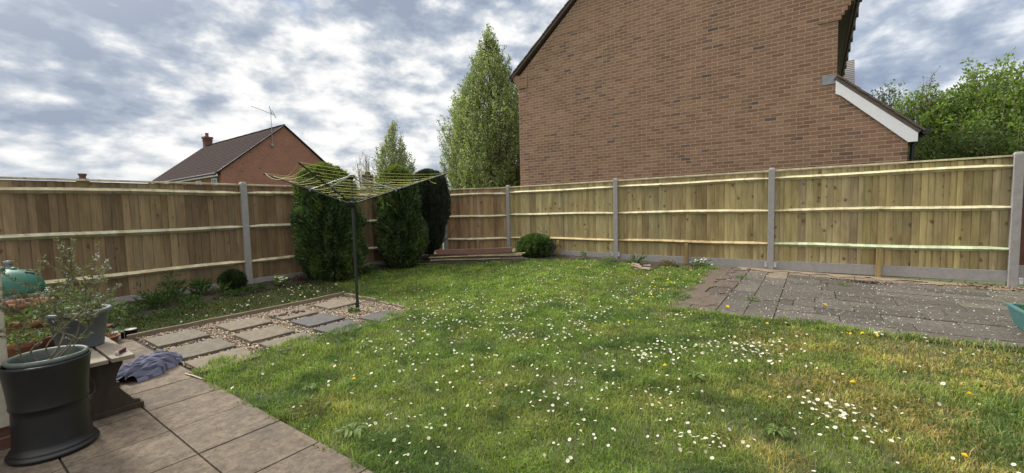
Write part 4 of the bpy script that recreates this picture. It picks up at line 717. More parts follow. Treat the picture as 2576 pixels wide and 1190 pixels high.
# daisies
def daisy_mesh():
    mb=MB(); mb.tube([(0,0,-.02),(.002,0,.02),(0,0,.04)],.0009,4,(.10,.16,.04)); n=15
    for k in range(n):
        a=2*PI*k/n; c,s=math.cos(a),math.sin(a); w_=.0022; mb.add([(c*.003,s*.003,.040),(c*.008-s*w_,s*.008+c*w_,.0415),(c*.0125,s*.0125,.0425),(c*.008+s*w_,s*.008-c*w_,.0415)],[(0,1,2,3)],(.66,.66,.62))
    mb.add([(.0042*math.cos(2*PI*k/8),.0042*math.sin(2*PI*k/8),.0405) for k in range(8)]+[(0,0,.0435)],[(k,(k+1)%8,8) for k in range(8)],(.70,.50,.04)); return mb
dm=daisy_mesh().build('daisy',m_petal); 
LABD='small white daisy with a yellow centre standing in the lawn grass'
DC=[(3.9,1.01,.22,34),(4.12,.55,.25,40),(4.32,.33,.25,34),(3.56,1.18,.22,30),(4.01,2.06,.35,34),(3.49,2.38,.3,26),(4.51,2.16,.35,34),(3.87,3.66,.45,40),(3.69,2.89,.4,44),(4.51,3.87,.5,44),(2.64,3.3,.3,22),(2.6,2.72,.4,18),(2.48,.55,.14,16),(2.46,.42,.12,14),(3.16,-.25,.16,20),(3.15,-.12,.18,12),(3.27,-.02,.15,10),(2.54,1.46,.25,16),(2.33,1.91,.25,16),(1.65,2.1,.15,8),(3.1,1.09,.3,22),(2.84,.86,.2,16),(6.22,1.85,.4,34),(5.61,2.0,.35,36),(7.11,3.23,.7,34),(6.49,3.7,.6,34),(6.81,4.79,.7,24),(2.88,-.2,.25,14),(1.51,1.76,.15,8),(1.67,1.9,.15,7),(4.66,3.1,.5,44),(3.66,6.8,.35,26),(3.25,6.7,.5,22),(2.79,6.6,.4,14),(5.2,2.7,.5,44),(7.9,3.6,.5,14),(4.5,5.2,.5,16),(2.2,6.5,.5,14),(5.0,1.2,.4,24),(3.0,1.9,.5,24),(2.1,2.9,.3,10),(5.3,-.55,.05,6),(7.6,2.1,.4,14),(3.3,3.6,.3,22),(2.0,1.4,.4,16),(2.2,.9,.4,12)]
rd=np.random.default_rng(99); DX=[]
for (a,b,s,n) in DC:
    for q in range(int(n*1.45)):
        h=rd.integers(3); hx=(a+.5*s*math.cos(a*9+h*2.1),b+.5*s*math.sin(b*7+h*2.1)); DX.append((hx[0]+rd.normal(0,s*.62),hx[1]+rd.normal(0,s*.62)))
for q in range(420): 
    dd_=rd.uniform(2.2,7.5); aa=R(rd.uniform(-25,80)); DX.append((dd_*math.cos(aa),dd_*math.sin(aa)))
DX=np.array(DX); DX=DX[lawn_mask(DX[:,0],DX[:,1])]; DX=DX[np.argsort(np.hypot(DX[:,0],DX[:,1]))]
def dpose(x,y,r): 
    s=r.uniform(.58,.98); return (x,y,Gs(x,y)-.006+r.uniform(-.008,.008)),(r.normal(.12,.38),r.normal(-.12,.38),r.uniform(0,6.28)),s
for q,(x,y) in enumerate(DX[:300]):
    o=dm if q==0 else dm.copy()
    if q: COL.objects.link(o)
    l,e,s=dpose(x,y,rd); o.location=l; o.rotation_euler=e; o.scale=(s,s,s); tag(o,LABD,'daisy','daisies in the lawn')
rest=DX[300:]; bv=np.array([v.co for v in dm.data.vertices]); bc=np.array([c.color[:3] for c in dm.data.color_attributes['col'].data]); fcs=[list(p.vertices) for p in dm.data.polygons]; VV=[];loops=[];st=[];tt=[];nl=0
for q,(x,y) in enumerate(rest):
    l,e,s=dpose(x,y,rd); m=np.array(Matrix.LocRotScale(Vector(l),__import__('mathutils').Euler(e),Vector((s*1.2,)*3))); VV.append(bv@m[:3,:3].T+m[:3,3])
    for f in fcs: st.append(nl); tt.append(len(f)); nl+=len(f); loops+=[v+q*len(bv) for v in f]
o=npmesh('daisy_drift',np.concatenate(VV),(np.array(loops),np.array(st),np.array(tt)),np.tile(bc,(len(rest),1)),m_petal); tag(o,kind='stuff')
def dand_mesh():
    mb=MB(); mb.tube([(0,0,-.02),(0,0,.035)],.0015,4,(.12,.17,.05)); r=random.Random(3)
    for lay,(L_,z_,n) in enumerate([(.019,.036,18),(.015,.040,15),(.010,.044,11),(.005,.047,7)]):
        for k in range(n):
            a=2*PI*k/n+lay; c,s=math.cos(a),math.sin(a); w_=.0022; mb.add([(c*.001,s*.001,z_-.003),(c*L_*.7-s*w_,s*L_*.7+c*w_,z_+.002),(c*L_,s*L_,z_+.003),(c*L_*.7+s*w_,s*L_*.7-c*w_,z_+.002)],[(0,1,2,3)],(.86,.62,.02))
    return mb
dn=dand_mesh().build('dandelion',m_petal)
DD=[(1.87,2.88),(3.0,3.35),(3.38,.95),(6.1,1.80),(5.77,1.80),(6.61,1.85),(6.32,1.80),(7.88,1.85),(7.46,1.86),(8.15,1.83),(5.39,1.79),(5.28,1.90),(6.73,2.1),(5.17,-.26),(5.15,-.31),(5.2,-.41),(5.2,-.48),(3.92,-.85),(3.73,-.24),(4.35,5.22),(4.54,1.69),(6.0,1.9),(6.9,1.84),(7.1,1.95),(5.62,1.95),(6.45,1.95),(5.1,.4),(2.95,-.62)]
for q,(x,y) in enumerate(DD):
    o=dn if q==0 else dn.copy()
    if q: COL.objects.link(o)
    s=random.uniform(.7,1.05); o.location=(x,y,Gs(x,y)+random.uniform(-.008,.006)); o.rotation_euler=(random.gauss(.15,.2),random.gauss(-.2,.2),random.uniform(0,6)); o.scale=(s,s,s); tag(o,'bright yellow dandelion head open in the lawn grass','dandelion','dandelions in the lawn')
for q,(x,y,lb) in enumerate([(5.62,.85,'yellow dandelion growing out of the terrace edge joint near its corner'),(6.25,-.10,'yellow dandelion in a joint well inside the dark terrace')]):
    o=dn.copy(); COL.objects.link(o); o.location=(x,y,Gs(x,y)+.006); tag(o,lb,'dandelion','dandelions in the terrace'); o.scale=(1.3,)*3; o.rotation_euler=(.2,-.3,q)
# fallen petals on the terrace
r=np.random.default_rng(17); n=2600; x=5.4+3.3*r.random(n)**1.15; y=1.35-3.9*r.random(n)**.8; k=fbm(x,y,2.2,1)>.36; x=x[k];y=y[k];n=len(x)
leaves('fallen_petals',np.stack([x,y,G(x,y)+.006],1),r.normal(0,1,(n,3))*[1,1,.12],r.uniform(.010,.026,n),r.uniform(.008,.018,n),pal(n,[(.44,.41,.39),(.34,.31,.29),(.54,.51,.49)],.15),m_petal); tag(bpy.data.objects['fallen_petals'],kind='stuff')
r=np.random.default_rng(71); XX=[];YY=[]
for Yj in (1.268,.966,.664,.362):
    q_=r.uniform(5.4,8.9,330); XX.append(q_); YY.append(Yj+r.normal(0,.006,330))
for i_ in range(1,12):
    q_=r.uniform(-2.6,.36,150); YY.append(q_); XX.append(5.36+.302*i_+r.normal(0,.006,150))
x=np.concatenate(XX);y=np.concatenate(YY); k=fbm(x,y,2.6,6)>.47; x=x[k];y=y[k];n=len(x)
leaves('joint_moss',np.stack([x,y,G(x,y)-.006],1),r.normal(0,.6,(n,3))+[0,0,.6],r.uniform(.010,.026,n),r.uniform(.006,.012,n),pal(n,[(.06,.075,.03),(.09,.08,.045),(.11,.085,.05),(.05,.06,.03)],.25),m_leaf); tag(bpy.data.objects['joint_moss'],kind='stuff')
def leafpile(name,label,x,y,sx,sy,n,cols,seed,ls=.03):
    r=np.random.default_rng(seed); X=x+r.normal(0,sx,n);Y=y+r.normal(0,sy,n); o=leaves(name,np.stack([X,Y,G(X,Y)+.008+.015*r.random(n)],1),r.normal(0,1,(n,3))*[1,1,.4],r.uniform(.5,1.3,n)*ls,r.uniform(.4,.8,n)*ls,pal(n,cols,.25),m_leaf); tag(o,label,'leaf pile'); return o
leafpile('leaf_pile','flat dark patch of rotting leaves on the terrace, before the second grey post',8.45,-.62,.06,.17,260,[(.05,.035,.028),(.08,.05,.04)],81)
leafpile('leaf_pile','scattered brown leaves and dirt on the terrace at the far right post',8.95,-2.1,.14,.28,200,[(.13,.09,.06),(.08,.055,.04),(.20,.15,.10)],82,.04)
# ------------------------------------------------------------------ rotary clothes airer
ai=thing('rotary_airer','open rotary clothes airer with yellow lines on a dark green pole, standing in the gravel','clothes airer',(0,0,0))
px,py=3.332,4.965; hz_,tz=1.425,1.775
mb=MB(); mb.tube([(px,py,-.05),(px+.003,py,1.44)],.019,14); mb.tube([(px,py,-.02),(px,py,.11)],.024,14); mb.build('pole',m_pole,ai)
mb=MB(); mb.tube([(px,py,1.40),(px+.006,py,1.79)],.017,10); mb.build('inner_pole',m_pole,ai)
mb=MB(); mb.lathe([(.0,-.05),(.03,-.05),(.034,-.01),(.055,0),(.055,.03),(.03,.035),(.0,.035)],16,(px,py,hz_)); mb.build('hub',m_pole,ai)
mb=MB(); mb.lathe([(.0,-.02),(.03,-.02),(.052,0),(.052,.02),(.03,.03),(0,.03)],16,(px+.005,py,tz)); mb.build('top_hub',m_pole,ai)

tips=[]
for k,(da,rr_,zz) in enumerate([(0,1.20,1.855),(2,1.21,1.83),(1,1.25,1.775),(-5,1.21,1.80)]):
    a=R(120.15+90*k+da); tips.append(Vector((px+rr_*math.cos(a),py+rr_*math.sin(a),zz)))
for k in range(4):
    a=(tips[k]-Vector((px,py,tips[k].z))).normalized(); h0=Vector((px,py,hz_+.012))+a*.045; mb=MB(); mb.tube([h0,tips[k]],.0085,8); arm=mb.build('arm',m_pole,ai)
    mb=MB(); mb.tube([tips[k]-(tips[k]-h0)*.006,tips[k]+(tips[k]-h0)*.012],.013,8)
    for q in range(9):
        p=h0.lerp(tips[k],.20+.095*q); dd=(tips[k]-h0).normalized(); mb.tube([p-dd*.007,p+dd*.007],.0105,8)
    mb.build('line_clip',m_pole,arm)
    mb=MB(); q=h0.lerp(tips[k],.46); mb.tube([Vector((px,py,tz+.008))+a*.045,q],.0075,8); mb.tube([q-Vector((0,0,.016)),q+Vector((0,0,.018))],.014,8); mb.build('strut',m_alu,ai)
mb=MB()
for q in range(10):
    t=.17+.092*q; t=min(t,.998)
    for k in range(4):
        A=Vector((px,py,hz_+.012)); a=A.lerp(tips[k],t)+Vector((0,0,.012)); b=A.lerp(tips[(k+1)%4],t)+Vector((0,0,.012)); L=(b-a).length; sag=(.022+.012*random.random())*L+((.07 if q==9 else .03) if (q>=8 and k==0) else 0)
        mb.tube([a.lerp(b,w_/12)-Vector((0,0,sag*4*(w_/12)*(1-w_/12))) for w_ in range(13)],.0016,5,cap=False)
for (p,c_) in [((.30,1),[(0,0,0),(.01,0,-.03),(.006,0,-.07),(.012,.004,-.10)]),((.83,2),[(0,0,0),(.012,-.02,-.03),(.03,-.05,-.05),(.05,-.08,-.055)])]:
    a=Vector((px,py,hz_+.012)).lerp(tips[p[1]],p[0]); mb.tube([a+Vector(v) for v in c_],.0028,5)
mb.build('washing_line',m_cord,ai)
plant('leafy_plant','small green weed growing at the base of the airer pole','weed',3.24,4.93,60,.05,.07,GM,.05,.02,90)
# ------------------------------------------------------------------ stack of old timber
O=Vector((6.66,7.14,0)); u=Vector((1.32,-1.82,0)).normalized(); nb=Vector((.81,.587,0))
def plank(name,lab,cat,s0,s1,o0,wd,z0,z1,mat,c=(1,1,1),lift=0,jit=.006,group='old planks stacked before the fence corner'):
    A=O+u*s0+nb*o0; n=14; mb=MB(); rings=[]
    for i in range(n+1):
        t=i/n; p=O+u*(s0+(s1-s0)*t)+nb*o0+Vector((0,0,lift*t+.006*math.sin(t*5+s0*9))); j=lambda: random.uniform(-jit,jit)
        rings.append([p+Vector((0,0,z0+j()*.4)),p+nb*wd+Vector((0,0,z0)),p+nb*wd+Vector((0,0,z1)),p+nb*j()+Vector((0,0,z1+j()*.4))])
    rings[0]=[v+u*random.uniform(-.02,.02) for v in rings[0]]; rings[-1]=[v+u*random.uniform(-.03,.03) for v in rings[-1]]
    vs=[v for r_ in rings for v in r_]; mb.add(vs,[(i*4+k,i*4+(k+1)%4,(i+1)*4+(k+1)%4,(i+1)*4+k) for i in range(n) for k in range(4)]+[(3,2,1,0),(n*4,n*4+1,n*4+2,n*4+3)],c)
    o=mb.build(name,mat,bevel=.002); tag(o,lab,cat,group); return o
plank('plank','lowest dark plank of the timber stack, sticking out furthest to the right','plank',.02,2.42,0,.16,.115,.135,m_old,(.07,.055,.045))
plank('plank','dark brown wide plank lying second from the bottom of the timber stack','plank',.05,2.18,.03,.17,.138,.165,m_old,(.10,.07,.058))
plank('plank','shorter greyish splintered plank in the middle of the timber stack','plank',.06,1.66,-.005,.12,.172,.192,m_old,(.27,.23,.17),lift=.012)
plank('plank','dark plank under the mossy one in the timber stack','plank',.04,2.12,.04,.14,.198,.225,m_old,(.085,.06,.05),lift=.01)
plank('plank','mossy yellow-edged plank directly under the red beam','plank',.02,2.14,.015,.12,.238,.252,m_old,(.30,.27,.13),lift=.02)
plank('plank','thin pale strip of wood lying between mossy plank and red beam at the right end','plank',.9,2.20,.07,.08,.262,.275,m_old,(.38,.30,.20),lift=.02)
plank('timber_beam','thick red-painted timber beam on top of the stack before the fence corner','beam',.17,1.92,.06,.11,.30,.405,m_red,lift=.025,jit=.003,group='old planks stacked before the fence corner')
for (s0,s1,c_) in [(.09,.20,(.42,.33,.20)),(1.90,2.0,(.36,.27,.17))]:
    pass
e1=MB()
for (s_,zz) in [(.165,.30),(1.925,.325)]:
    for q in range(5):
        p=O+u*(s_+(-.035 if s_<1 else .0)+random.uniform(-.01,.01))+nb*(.05+.024*q)+Vector((0,0,zz+random.uniform(0,.05))); e1.obox(p,u*random.uniform(.03,.06),nb*.022,Vector((0,0,random.uniform(.03,.05))),(.45,.36,.22),jit=.006)
bm_=[o for o in COL.objects if o.name.startswith('timber_beam')][0]; e1.build('split_end',m_old,bm_)
mb=MB(); p=O+u*1.16-nb*.06; mb.obox(p+Vector((0,0,.09)),u*.24,nb*.12,Vector((0,0,.075)),(.03,.03,.035)); o=mb.build('dark_block',m_old,bevel=.006); tag(o,'black block on the grass under the middle of the timber stack','block')
plank('plank','long dark board lying flat on the soil edge left of the timber stack','plank',-.95,.25,-.02,.07,.10,.118,m_old,(.12,.10,.075),group='old planks stacked before the fence corner')
mb=MB(); mb.tube([(1.20,4.24,.006),(1.215,4.12,.012),(1.232,3.98,.007)],[.006,.006,.004],6,(.42,.36,.27)); o=mb.build('stick',m_vc); tag(o,'pale bare stick lying on the paving where the lawn corner begins','stick')
mb=MB(); mb.tube([(7.75,8.0,.35),(7.98,7.75,.62),(8.1,7.6,.9)],[.02,.014,.006],6,(.09,.065,.045)); mb.tube([(8.05,7.78,.15),(8.25,7.6,.42),(8.4,7.4,.62)],[.01,.008,.004],5,(.09,.065,.045)); o=mb.build('fallen_branch',m_vc); tag(o,'dark bare branch leaning on the pale corner post beside the yew','branch')
# ------------------------------------------------------------------ near left corner: bench, pots, cloth
bn=thing('garden_bench','low weathered two-plank wooden bench with dark shaped end leg, beside the tall black pot','bench',(0,0,0))
for k,(xa,xb,c_) in enumerate([(.520,.640,1.0),(.655,.768,1.05)]):
    mb=MB(); n=16; rings=[]
    for i in range(n+1):
        t=i/n; y=3.645+.95*t; j=lambda: random.uniform(-.0018,.0018); rings.append([(xa+j(),y,.387),(xb+j(),y,.387),(xb+j(),y,.414+j()),(xa+j(),y,.414+j())])
    vs=[v for r_ in rings for v in r_]; mb.add(vs,[(i*4+q,i*4+(q+1)%4,(i+1)*4+(q+1)%4,(i+1)*4+q) for i in range(n) for q in range(4)]+[(3,2,1,0),(n*4,n*4+1,n*4+2,n*4+3)]); mb.build('seat_plank',m_bench,bn,bevel=.003)
for yy in (3.80,4.42):
    hw_=[(.0,.165),(.055,.165),(.060,.135),(.10,.11),(.14,.080),(.19,.052),(.24,.050),(.29,.068),(.33,.09),(.385,.095)]
    pr=[(.645+w_,yy,z_) for z_,w_ in hw_]+[(.645-w_,yy,z_) for z_,w_ in hw_[::-1]]; mb=MB()
    nH=len(hw_); 
    for i in range(nH-1):
        (z0,w0),(z1,w1)=hw_[i],hw_[i+1]
        mb.add([(.645-w0,yy,z0),(.645+w0,yy,z0),(.645+w1,yy,z1),(.645-w1,yy,z1),(.645-w0,yy+.035,z0),(.645+w0,yy+.035,z0),(.645+w1,yy+.035,z1),(.645-w1,yy+.035,z1)],[(0,1,2,3),(7,6,5,4),(1,5,6,2),(4,0,3,7)])
    mb.build('leg',m_benchd,bn)
    mb=MB(); mb.box(.465,.825,yy-.018,yy+.052,.0,.036); mb.build('foot',m_benchd,bn,bevel=.004)
    mb=MB(); mb.box(.53,.76,yy-.008,yy+.044,.352,.3865); mb.build('crossbar',m_benchd,bn,bevel=.003)
mb=MB(); mb.box(.635,.655,3.83,4.42,.15,.19); mb.build('stretcher',m_benchd,bn)
br_=MB(); br_.obox((.700,3.70,.4145),(.055,.075,0),(-.018,.013,0),(0,0,.026),(.075,.022,.022)); br_.obox((.698,3.694,.4145),(.006,.008,0),(-.018,.013,0),(0,0,.024),(.45,.43,.40)); o=br_.build('brush_head',m_vc,bevel=.003); tag(o,'small dark red brush head lying at the near end of the bench plank','brush')
# tall black pot
pt=thing('tall_pot','tall black glazed pot with banded foot standing in front of the cream wall end','plant pot',(.365,3.535,0))
prof=[(0,.001),(.168,.001),(.183,.006),(.187,.018),(.183,.028),(.172,.033),(.175,.040),(.171,.048),(.163,.055),(.160,.08),(.156,.16),(.153,.24),(.152,.272),(.156,.276),(.160,.281),(.160,.287),(.158,.30),(.164,.38),(.172,.46),(.180,.515),(.181,.523),(.173,.527),(.168,.50),(.16,.40)]
mb=MB(); mb.lathe(prof,72,rf=lambda t,z:1+.006*math.sin(2*t+1)+.004*math.sin(5*t+z*20)); mb.build('pot_body',m_glaze,pt)
ip=thing('inner_pot','faded green plastic pot rim set inside the tall black pot','plant pot',(.372,3.545,-.008))
mb=MB(); mb.lathe([(.125,.30),(.155,.525),(.160,.530),(.1655,.538),(.168,.546),(.1655,.555),(.158,.559),(.150,.555),(.145,.545),(.142,.50)],64); mb.build('rim',m_gplas,ip)
mb=MB(); mb.lathe([(0,.508),(.06,.510),(.10,.505),(.1435,.500)],30,rf=lambda t,z:1+.02*math.sin(7*t)); mb.build('potting_soil',m_soil,ip)
# rosemary
rs=thing('rosemary','straggly rosemary bush with pale lilac flowers growing from the tall black pot','plant',(0,0,0)); r=np.random.default_rng(8); C=[];D=[];FL=[]; mb=MB()
def stem(pts,r0,leafy=1.0,dens=260,fl=0):
    P=[Vector(p) for p in pts]; S=[]
    for i in range(len(P)-1):
        a=P[max(i-1,0)];b=P[i];c_=P[i+1];d_=P[min(i+2,len(P)-1)]
        for q in range(6):
            t=q/6; S.append(.5*((2*b)+(c_-a)*t+(2*a-5*b+4*c_-d_)*t*t+(3*b-a-3*c_+d_)*t**3))
    S.append(P[-1]); mb.tube(S,[r0*(1-.75*i/len(S)) for i in range(len(S))],5,(.15,.125,.09))
    n=len(S); L=sum((S[i+1]-S[i]).length for i in range(n-1))
    for q in range(int(dens*L*leafy)):
        t=(1-leafy+leafy*r.random()) if leafy<1 else r.random(); f=t*(n-1); i=min(int(f),n-2); p=S[i].lerp(S[i+1],f-i); d_=(S[i+1]-S[i]).normalized(); w_=Vector(r.normal(0,1,3)); w_=(w_-d_*w_.dot(d_)).normalized(); C.append(tuple(p)); D.append(tuple(w_*.8+d_*.8))
    for q in range(fl): 
        f=r.uniform(.75,1)*(n-1); i=min(int(f),n-2); FL.append(tuple(S[i].lerp(S[i+1],f-i)+Vector(r.normal(0,.006,3))))
    return S
main=[stem([(.34,3.55,.50),(.31,3.54,.58),(.36,3.50,.66),(.37,3.53,.78),(.36,3.55,.90),(.37,3.56,1.08)],.006,.75,300,8),
 stem([(.36,3.53,.50),(.42,3.50,.60),(.45,3.55,.70),(.42,3.58,.80),(.47,3.56,.92),(.50,3.58,1.03),(.475,3.56,1.19)],.006,.6,260,7),
 stem([(.42,3.60,.50),(.50,3.62,.60),(.53,3.62,.72),(.56,3.60,.86),(.60,3.60,.98),(.63,3.60,1.16)],.005,.65,220,8),
 stem([(.40,3.5,.50),(.36,3.46,.60),(.43,3.45,.70),(.52,3.48,.78),(.59,3.52,.88),(.66,3.56,1.03)],.005,.7,300,8),
 stem([(.30,3.52,.50),(.27,3.48,.58),(.26,3.47,.68),(.30,3.5,.76),(.27,3.52,.86)],.004,.8,260,4),
 stem([(.45,3.57,.50),(.49,3.56,.58),(.55,3.57,.66),(.58,3.58,.76),(.64,3.60,.84)],.004,.7,280,6),
 stem([(.38,3.48,.52),(.44,3.43,.60),(.47,3.42,.64),(.40,3.44,.70),(.34,3.47,.80),(.31,3.5,.93)],.004,.6,260,4)]
for S in main:
    for q in range(10):
        i=r.integers(len(S)//3,len(S)-2); b=S[i]; a=r.uniform(0,2*PI); l=r.uniform(.08,.22); e=b+Vector((math.cos(a)*l*.8,math.sin(a)*l*.5,l*r.uniform(.1,.9))); stem([b,b.lerp(e,.5)+Vector((0,0,-.015)),e],.0022,1.0,420,3 if r.random()<.55 else 0)
mb.build('stem',m_vc,rs); C=np.array(C);n=len(C); leaves('foliage',C,np.array(D),r.uniform(.014,.026,n),.0052,pal(n,[(.12,.135,.075),(.15,.16,.09),(.09,.105,.055),(.20,.19,.12)],.2),m_leaf,rs)
FL=np.array(FL)[::3]; FL=np.repeat(FL,6,0); n=len(FL); leaves('flower',FL+r.normal(0,.004,(n,3)),r.normal(0,1,(n,3)),r.uniform(.008,.014,n),.007,pal(n,[(.40,.40,.56),(.48,.48,.62)],.08),m_petal,rs)
def pot(name,lab,x,y,z0,h,r0,r1,rim,mat,rimh=.035,seg=56,group=None,soil=True):
    o=thing(name,lab,'plant pot',(x,y,z0),0,group); mb=MB(); mb.lathe([(0,.001),(r0,.001),(r0+.004,.01),(r0+(r1-r0)*.9,h-rimh),(r1+rim*.2,h-rimh-.001),(r1+rim,h-rimh+.006),(r1+rim,h-.006),(r1+rim*.6,h),(r1-.004,h-.002),(r1-.012,h-.03),(r1-.02,h-.08)],seg); mb.build('pot_body',mat,o)
    if soil: mb=MB(); mb.lathe([(0,h-.025),(r1*.5,h-.028),(r1-.008,h-.04)],24,rf=lambda t,z:1+.02*math.sin(5*t)); mb.build('potting_soil',m_soil,o)
    return o
pot('grey_pot','blue-grey plastic pot standing on the wooden bench','',0,0,0,0,0,0,m_grey) if 0 else None
pot('grey_pot','blue-grey plastic pot standing on the wooden bench',.605,4.20,.4145,.265,.115,.155,.018,m_grey,.03)
pot('terracotta_pot','large wide terracotta pot full of bright green lettuce-like leaves behind the bench',.52,4.88,0,.575,.175,.215,.018,m_terra,.05)
pot('terracotta_pot','smaller terracotta pot rim between the green domed container and the large terracotta pot',.50,5.62,0,.61,.12,.155,.016,m_terra,.045)
pot('terracotta_pot','low terracotta bowl on the paving right behind the grey pot',1.05,6.03,0,.085,.085,.108,.012,m_terra,.02)
pot('terracotta_pot','tiny terracotta pot rim furthest back on the paving beside the dark grass',1.10,6.58,0,.10,.07,.090,.010,m_terra,.022)
pot('terracotta_pot','brown terracotta pot half hidden under the lettuce leaves, next to the wall end',.36,4.45,0,.50,.13,.16,.014,m_terra,.04)
def foliage_on(name,lab,x,y,z,n,sx,sz,cols,ls,lw,seed,droop=0):
    r=np.random.default_rng(seed); th=r.uniform(0,2*PI,n); q=r.random(n)**.6*sx; C_=np.stack([x+np.cos(th)*q,y+np.sin(th)*q,z+sz*r.random(n)*(1-.5*q/sx)-droop*(q/sx)**2],1); D_=np.stack([np.cos(th),np.sin(th),r.uniform(.1,1,n)],1)+r.normal(0,.4,(n,3)); o=leaves(name,C_,D_,r.uniform(.6,1.3,n)*ls,r.uniform(.7,1.2,n)*lw,pal(n,cols,.2),m_leaf); tag(o,lab,'plant'); return o
BG=[(.085,.125,.035),(.12,.16,.05),(.06,.095,.03)]
foliage_on('salad_leaves','bright green small-leaved plants filling the large terracotta pot',.52,4.86,.555,1500,.23,.10,BG,.026,.020,101,.03)
foliage_on('seedling_plants','pale green seedlings at the rim of the grey pot on the bench',.60,4.2,.655,260,.15,.06,BG,.025,.02,102)
foliage_on('trailing_plant','greyish green bushy herb between the pots and the left fence',.82,5.5,.30,1500,.30,.38,[(.07,.10,.045),(.09,.12,.06),(.05,.075,.03)],.035,.014,103)
foliage_on('trailing_plant','dark leafy plant growing behind the terracotta pots beside the green container',.72,6.3,.35,1100,.28,.32,[(.05,.08,.03),(.08,.11,.05)],.04,.018,104)
foliage_on('salad_leaves','small green leaves over the half-hidden terracotta pot by the wall end',.36,4.45,.47,700,.17,.08,BG,.024,.018,105)
foliage_on('spiky_seedling','flat dark fern-like sprig lying across the small cans',1.13,6.2,.05,110,.13,.06,GD,.07,.010,106)
# green domed container on grey table
gt=thing('metal_table','small grey metal table carrying the green domed container','table',(.44,6.45,0)); mb=MB(); mb.box(-.30,.30,-.25,.25,.575,.59); mb.box(-.305,.305,-.255,-.245,.56,.60); mb.box(.295,.305,-.25,.25,.56,.60); mb.build('table_top',M('grey_painted_metal',(.22,.24,.26),.5,.15,9),gt)
for a in (-1,1):
    for b in (-1,1): mb=MB(); mb.tube([(a*.27,b*.22,0),(a*.27,b*.22,.575)],.012,8); mb.build('leg',m_alu2,gt)
gd=thing('domed_container','turquoise green domed plastic container with two knobs, left edge behind the wall end','container',(.455,6.45,.592))
mb=MB(); pf=[(.0,0),(.255,0),(.262,.03),(.258,.05)]+[(.255*math.cos(t*PI/2/9)**.75,.05+.195*math.sin(t*PI/2/9)) for t in range(1,10)]; mb.lathe(pf,64,sy=.85,rf=lambda t,z:1-.045*max(0,math.sin(z*0+9*t))**6*(z>.06)); mb.build('dome',m_teal,gd)
mb=MB(); mb.lathe([(0,-.02),(.026,-.02),(.028,.02),(.018,.032),(0,.034)],16,(-.03,-.05,.245)); mb.lathe([(0,-.02),(.022,-.02),(.024,.018),(.014,.028),(0,.03)],16,(.05,-.03,.235)); mb.build('knob',m_teal,gd)
mb=MB(); mb.tube([(.115,-.11,.205),(.17,-.07,.185),(.20,-.02,.16)],[.012,.016,.010],8,(.012,.03,.025)); mb.build('slot',m_vc,gd)
can=thing('metal_canister','small grey lidded metal canister just showing above the green container','canister',(.52,7.0,0)); mb=MB(); mb.lathe([(0,0),(.035,0),(.035,.80),(.025,.82),(.025,.84),(.038,.86),(.038,.885),(0,.89)],20); mb.build('canister_body',M('grey_canister',(.16,.17,.18),.5,.1,9),can)
for (x,y,rr_,h,lc,lab) in [(1.275,6.13,.052,.085,(.42,.43,.40),'black round tin with pale lid standing at the back edge of the paving'),(1.175,6.17,.050,.075,(.30,.31,.30),'black and white striped tin lying left of the black tin with pale lid')]:
    o=thing('small_tin',lab,'tin',(x,y,0)); mb=MB(); mb.lathe([(0,0),(rr_,0),(rr_,h-.008),(rr_*1.05,h-.008),(rr_*1.05,h),(0,h)],24,c=(.02,.022,.025)); 
    if 'striped' in lab: mb.box(-.02,.012,-rr_-.003,-rr_+.02,.0,h-.01,(.5,.5,.48)); 
    mb.build('tin_body',m_vc,o); mb=MB(); mb.lathe([(rr_*1.02,h),(rr_*.98,h+.004),(0,h+.004)],24,c=lc); mb.build('lid',m_vc,o)
# crumpled cloth
def cloth():
    n=150; m_=110; V=[]; A=Vector((.86,4.42)); B=Vector((1.27,4.86)); ax=(B-A).normalized(); ay=Vector((-ax.y,ax.x)); L=(B-A).length
    S,Tt=np.meshgrid(np.linspace(0,1,n),np.linspace(-1,1,m_),indexing='ij')
    wid=.20*np.sin(PI*np.clip(S*.90+.07,0,1))**.55*(1-.15*S); wid=wid*(1+.10*np.sin(S*9)+.07*np.sin(S*23+1))
    px_=S*L+.015*np.sin(Tt*7); py_=Tt*wid+.02*np.sin(S*6)
    Hh=.115*np.sin(PI*np.clip(S*.93+.05,0,1))**.6*(1-np.abs(Tt)**2.6)**.75
    wu=px_*13+py_*9+1.4*np.sin(py_*14+px_*5); fold=.55*np.abs(np.sin(wu*1.15+py_*16))+.25*np.sin(wu*2.7+py_*40)+.2*np.sin(py_*75+2*np.sin(px_*18))
    X0_=px_-L*.34; Y0_=py_+.105; rr_=np.hypot(X0_/1.25,Y0_); bulge=np.exp(-(rr_/.085)**4); ruch=np.abs(np.sin(Y0_*105+5*np.sin(X0_*9)))
    Hh=Hh*.75+.065*fold*(Hh/.115)**.6*(1-bulge)+bulge*(.035+.013*ruch)+ .012*vn(px_,py_,18,1)
    edge=(1-np.abs(Tt))<.03; Hh=np.where(edge,.004,Hh+.004)
    wx=A.x+ax.x*px_+ay.x*py_; wy=A.y+ax.y*px_+ay.y*py_
    V=np.stack([wx,wy,Hh],-1).reshape(-1,3); idx=np.arange(n*m_).reshape(n,m_); Fq=np.stack([idx[:-1,:-1],idx[1:,:-1],idx[1:,1:],idx[:-1,1:]],-1).reshape(-1,4)
    st=(np.sin(wu*7)>.2).reshape(-1,1); col=np.where(st,np.array([[.050,.055,.090]]),np.array([[.125,.130,.185]]))
    o=npmesh('crumpled_cloth',V,Fq,col,M('lilac_grey_cloth',(1,1,1),.95,.15,60,bump=.001,vcol=True,fine=300)); o.data.polygons.foreach_set('use_smooth',[True]*len(o.data.polygons)); return o
tag(cloth(),'crumpled blue-grey cloth dropped on the patio beside the bench','cloth')
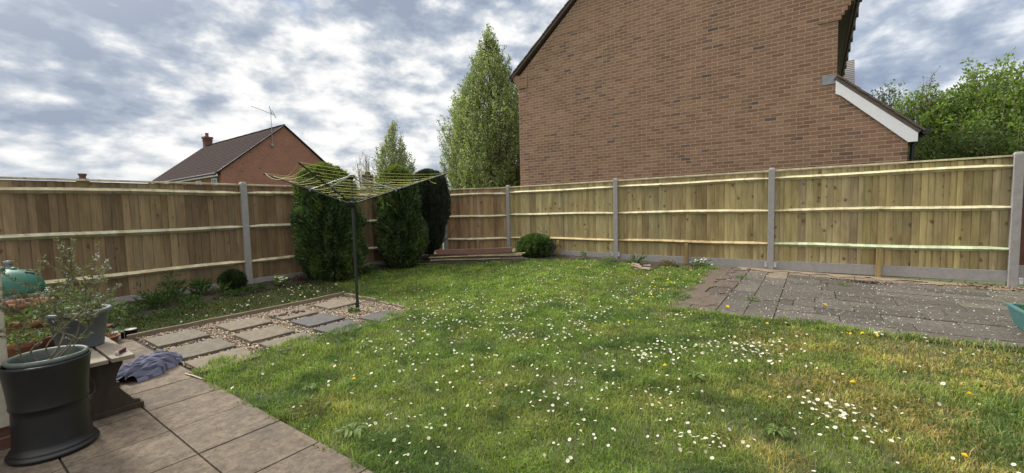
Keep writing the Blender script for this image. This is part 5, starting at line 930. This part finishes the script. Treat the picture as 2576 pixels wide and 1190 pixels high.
# right trough
tr=thing('planter_trough','teal plastic trough of short green growth at the right picture edge','planter',(0,0,0))
x0,x1,y0,y1=5.35,6.45,-2.0,-1.62; t_=.07; h=.20; mb=MB(); z0=.012
ou=[(x0+t_,y0+t_*.6,z0),(x1-t_,y0+t_*.6,z0),(x1-t_,y1-t_*.6,z0),(x0+t_,y1-t_*.6,z0),(x0,y0,h),(x1,y0,h),(x1,y1,h),(x0,y1,h)]
mb.add(ou,[(0,3,2,1),(0,1,5,4),(1,2,6,5),(2,3,7,6),(3,0,4,7)]); i_=.025
mb.add([(x0-.01,y0-.01,h),(x1+.01,y0-.01,h),(x1+.01,y1+.01,h),(x0-.01,y1+.01,h),(x0-.01,y0-.01,h+.022),(x1+.01,y0-.01,h+.022),(x1+.01,y1+.01,h+.022),(x0-.01,y1+.01,h+.022),(x0+i_,y0+i_,h+.022),(x1-i_,y0+i_,h+.022),(x1-i_,y1-i_,h+.022),(x0+i_,y1-i_,h+.022),(x0+i_,y0+i_,h-.05),(x1-i_,y0+i_,h-.05),(x1-i_,y1-i_,h-.05),(x0+i_,y1-i_,h-.05)],[(0,1,5,4),(1,2,6,5),(2,3,7,6),(3,0,4,7),(4,5,9,8),(5,6,10,9),(6,7,11,10),(7,4,8,11),(8,9,13,12),(9,10,14,13),(10,11,15,14),(11,8,12,15)])
mb.build('trough_body',m_teal2,tr,bevel=.004); mb=MB(); mb.box(x0+.026,x1-.026,y0+.026,y1-.026,h-.06,h-.02); mb.build('potting_soil',m_soil,tr)
r=np.random.default_rng(66); n=1600; C_=np.stack([r.uniform(x0+.04,x1-.04,n),r.uniform(y0+.04,y1-.04,n),np.full(n,h-.02)+.02*r.random(n)],1); o=leaves('trough_seedlings',C_,r.normal(0,.5,(n,3))+[0,0,1],r.uniform(.02,.05,n),.007,pal(n,[(.06,.13,.035),(.08,.16,.04)],.2),m_leaf); tag(o,'short grassy seedlings filling the teal trough','plant')
for o in bpy.data.objects:
    if o.type=='MESH' and o.parent is None and 'label' not in o.keys() and 'kind' not in o.keys(): print('UNTAGGED',o.name)
print('daisies',len(DX),'blades',len(V))
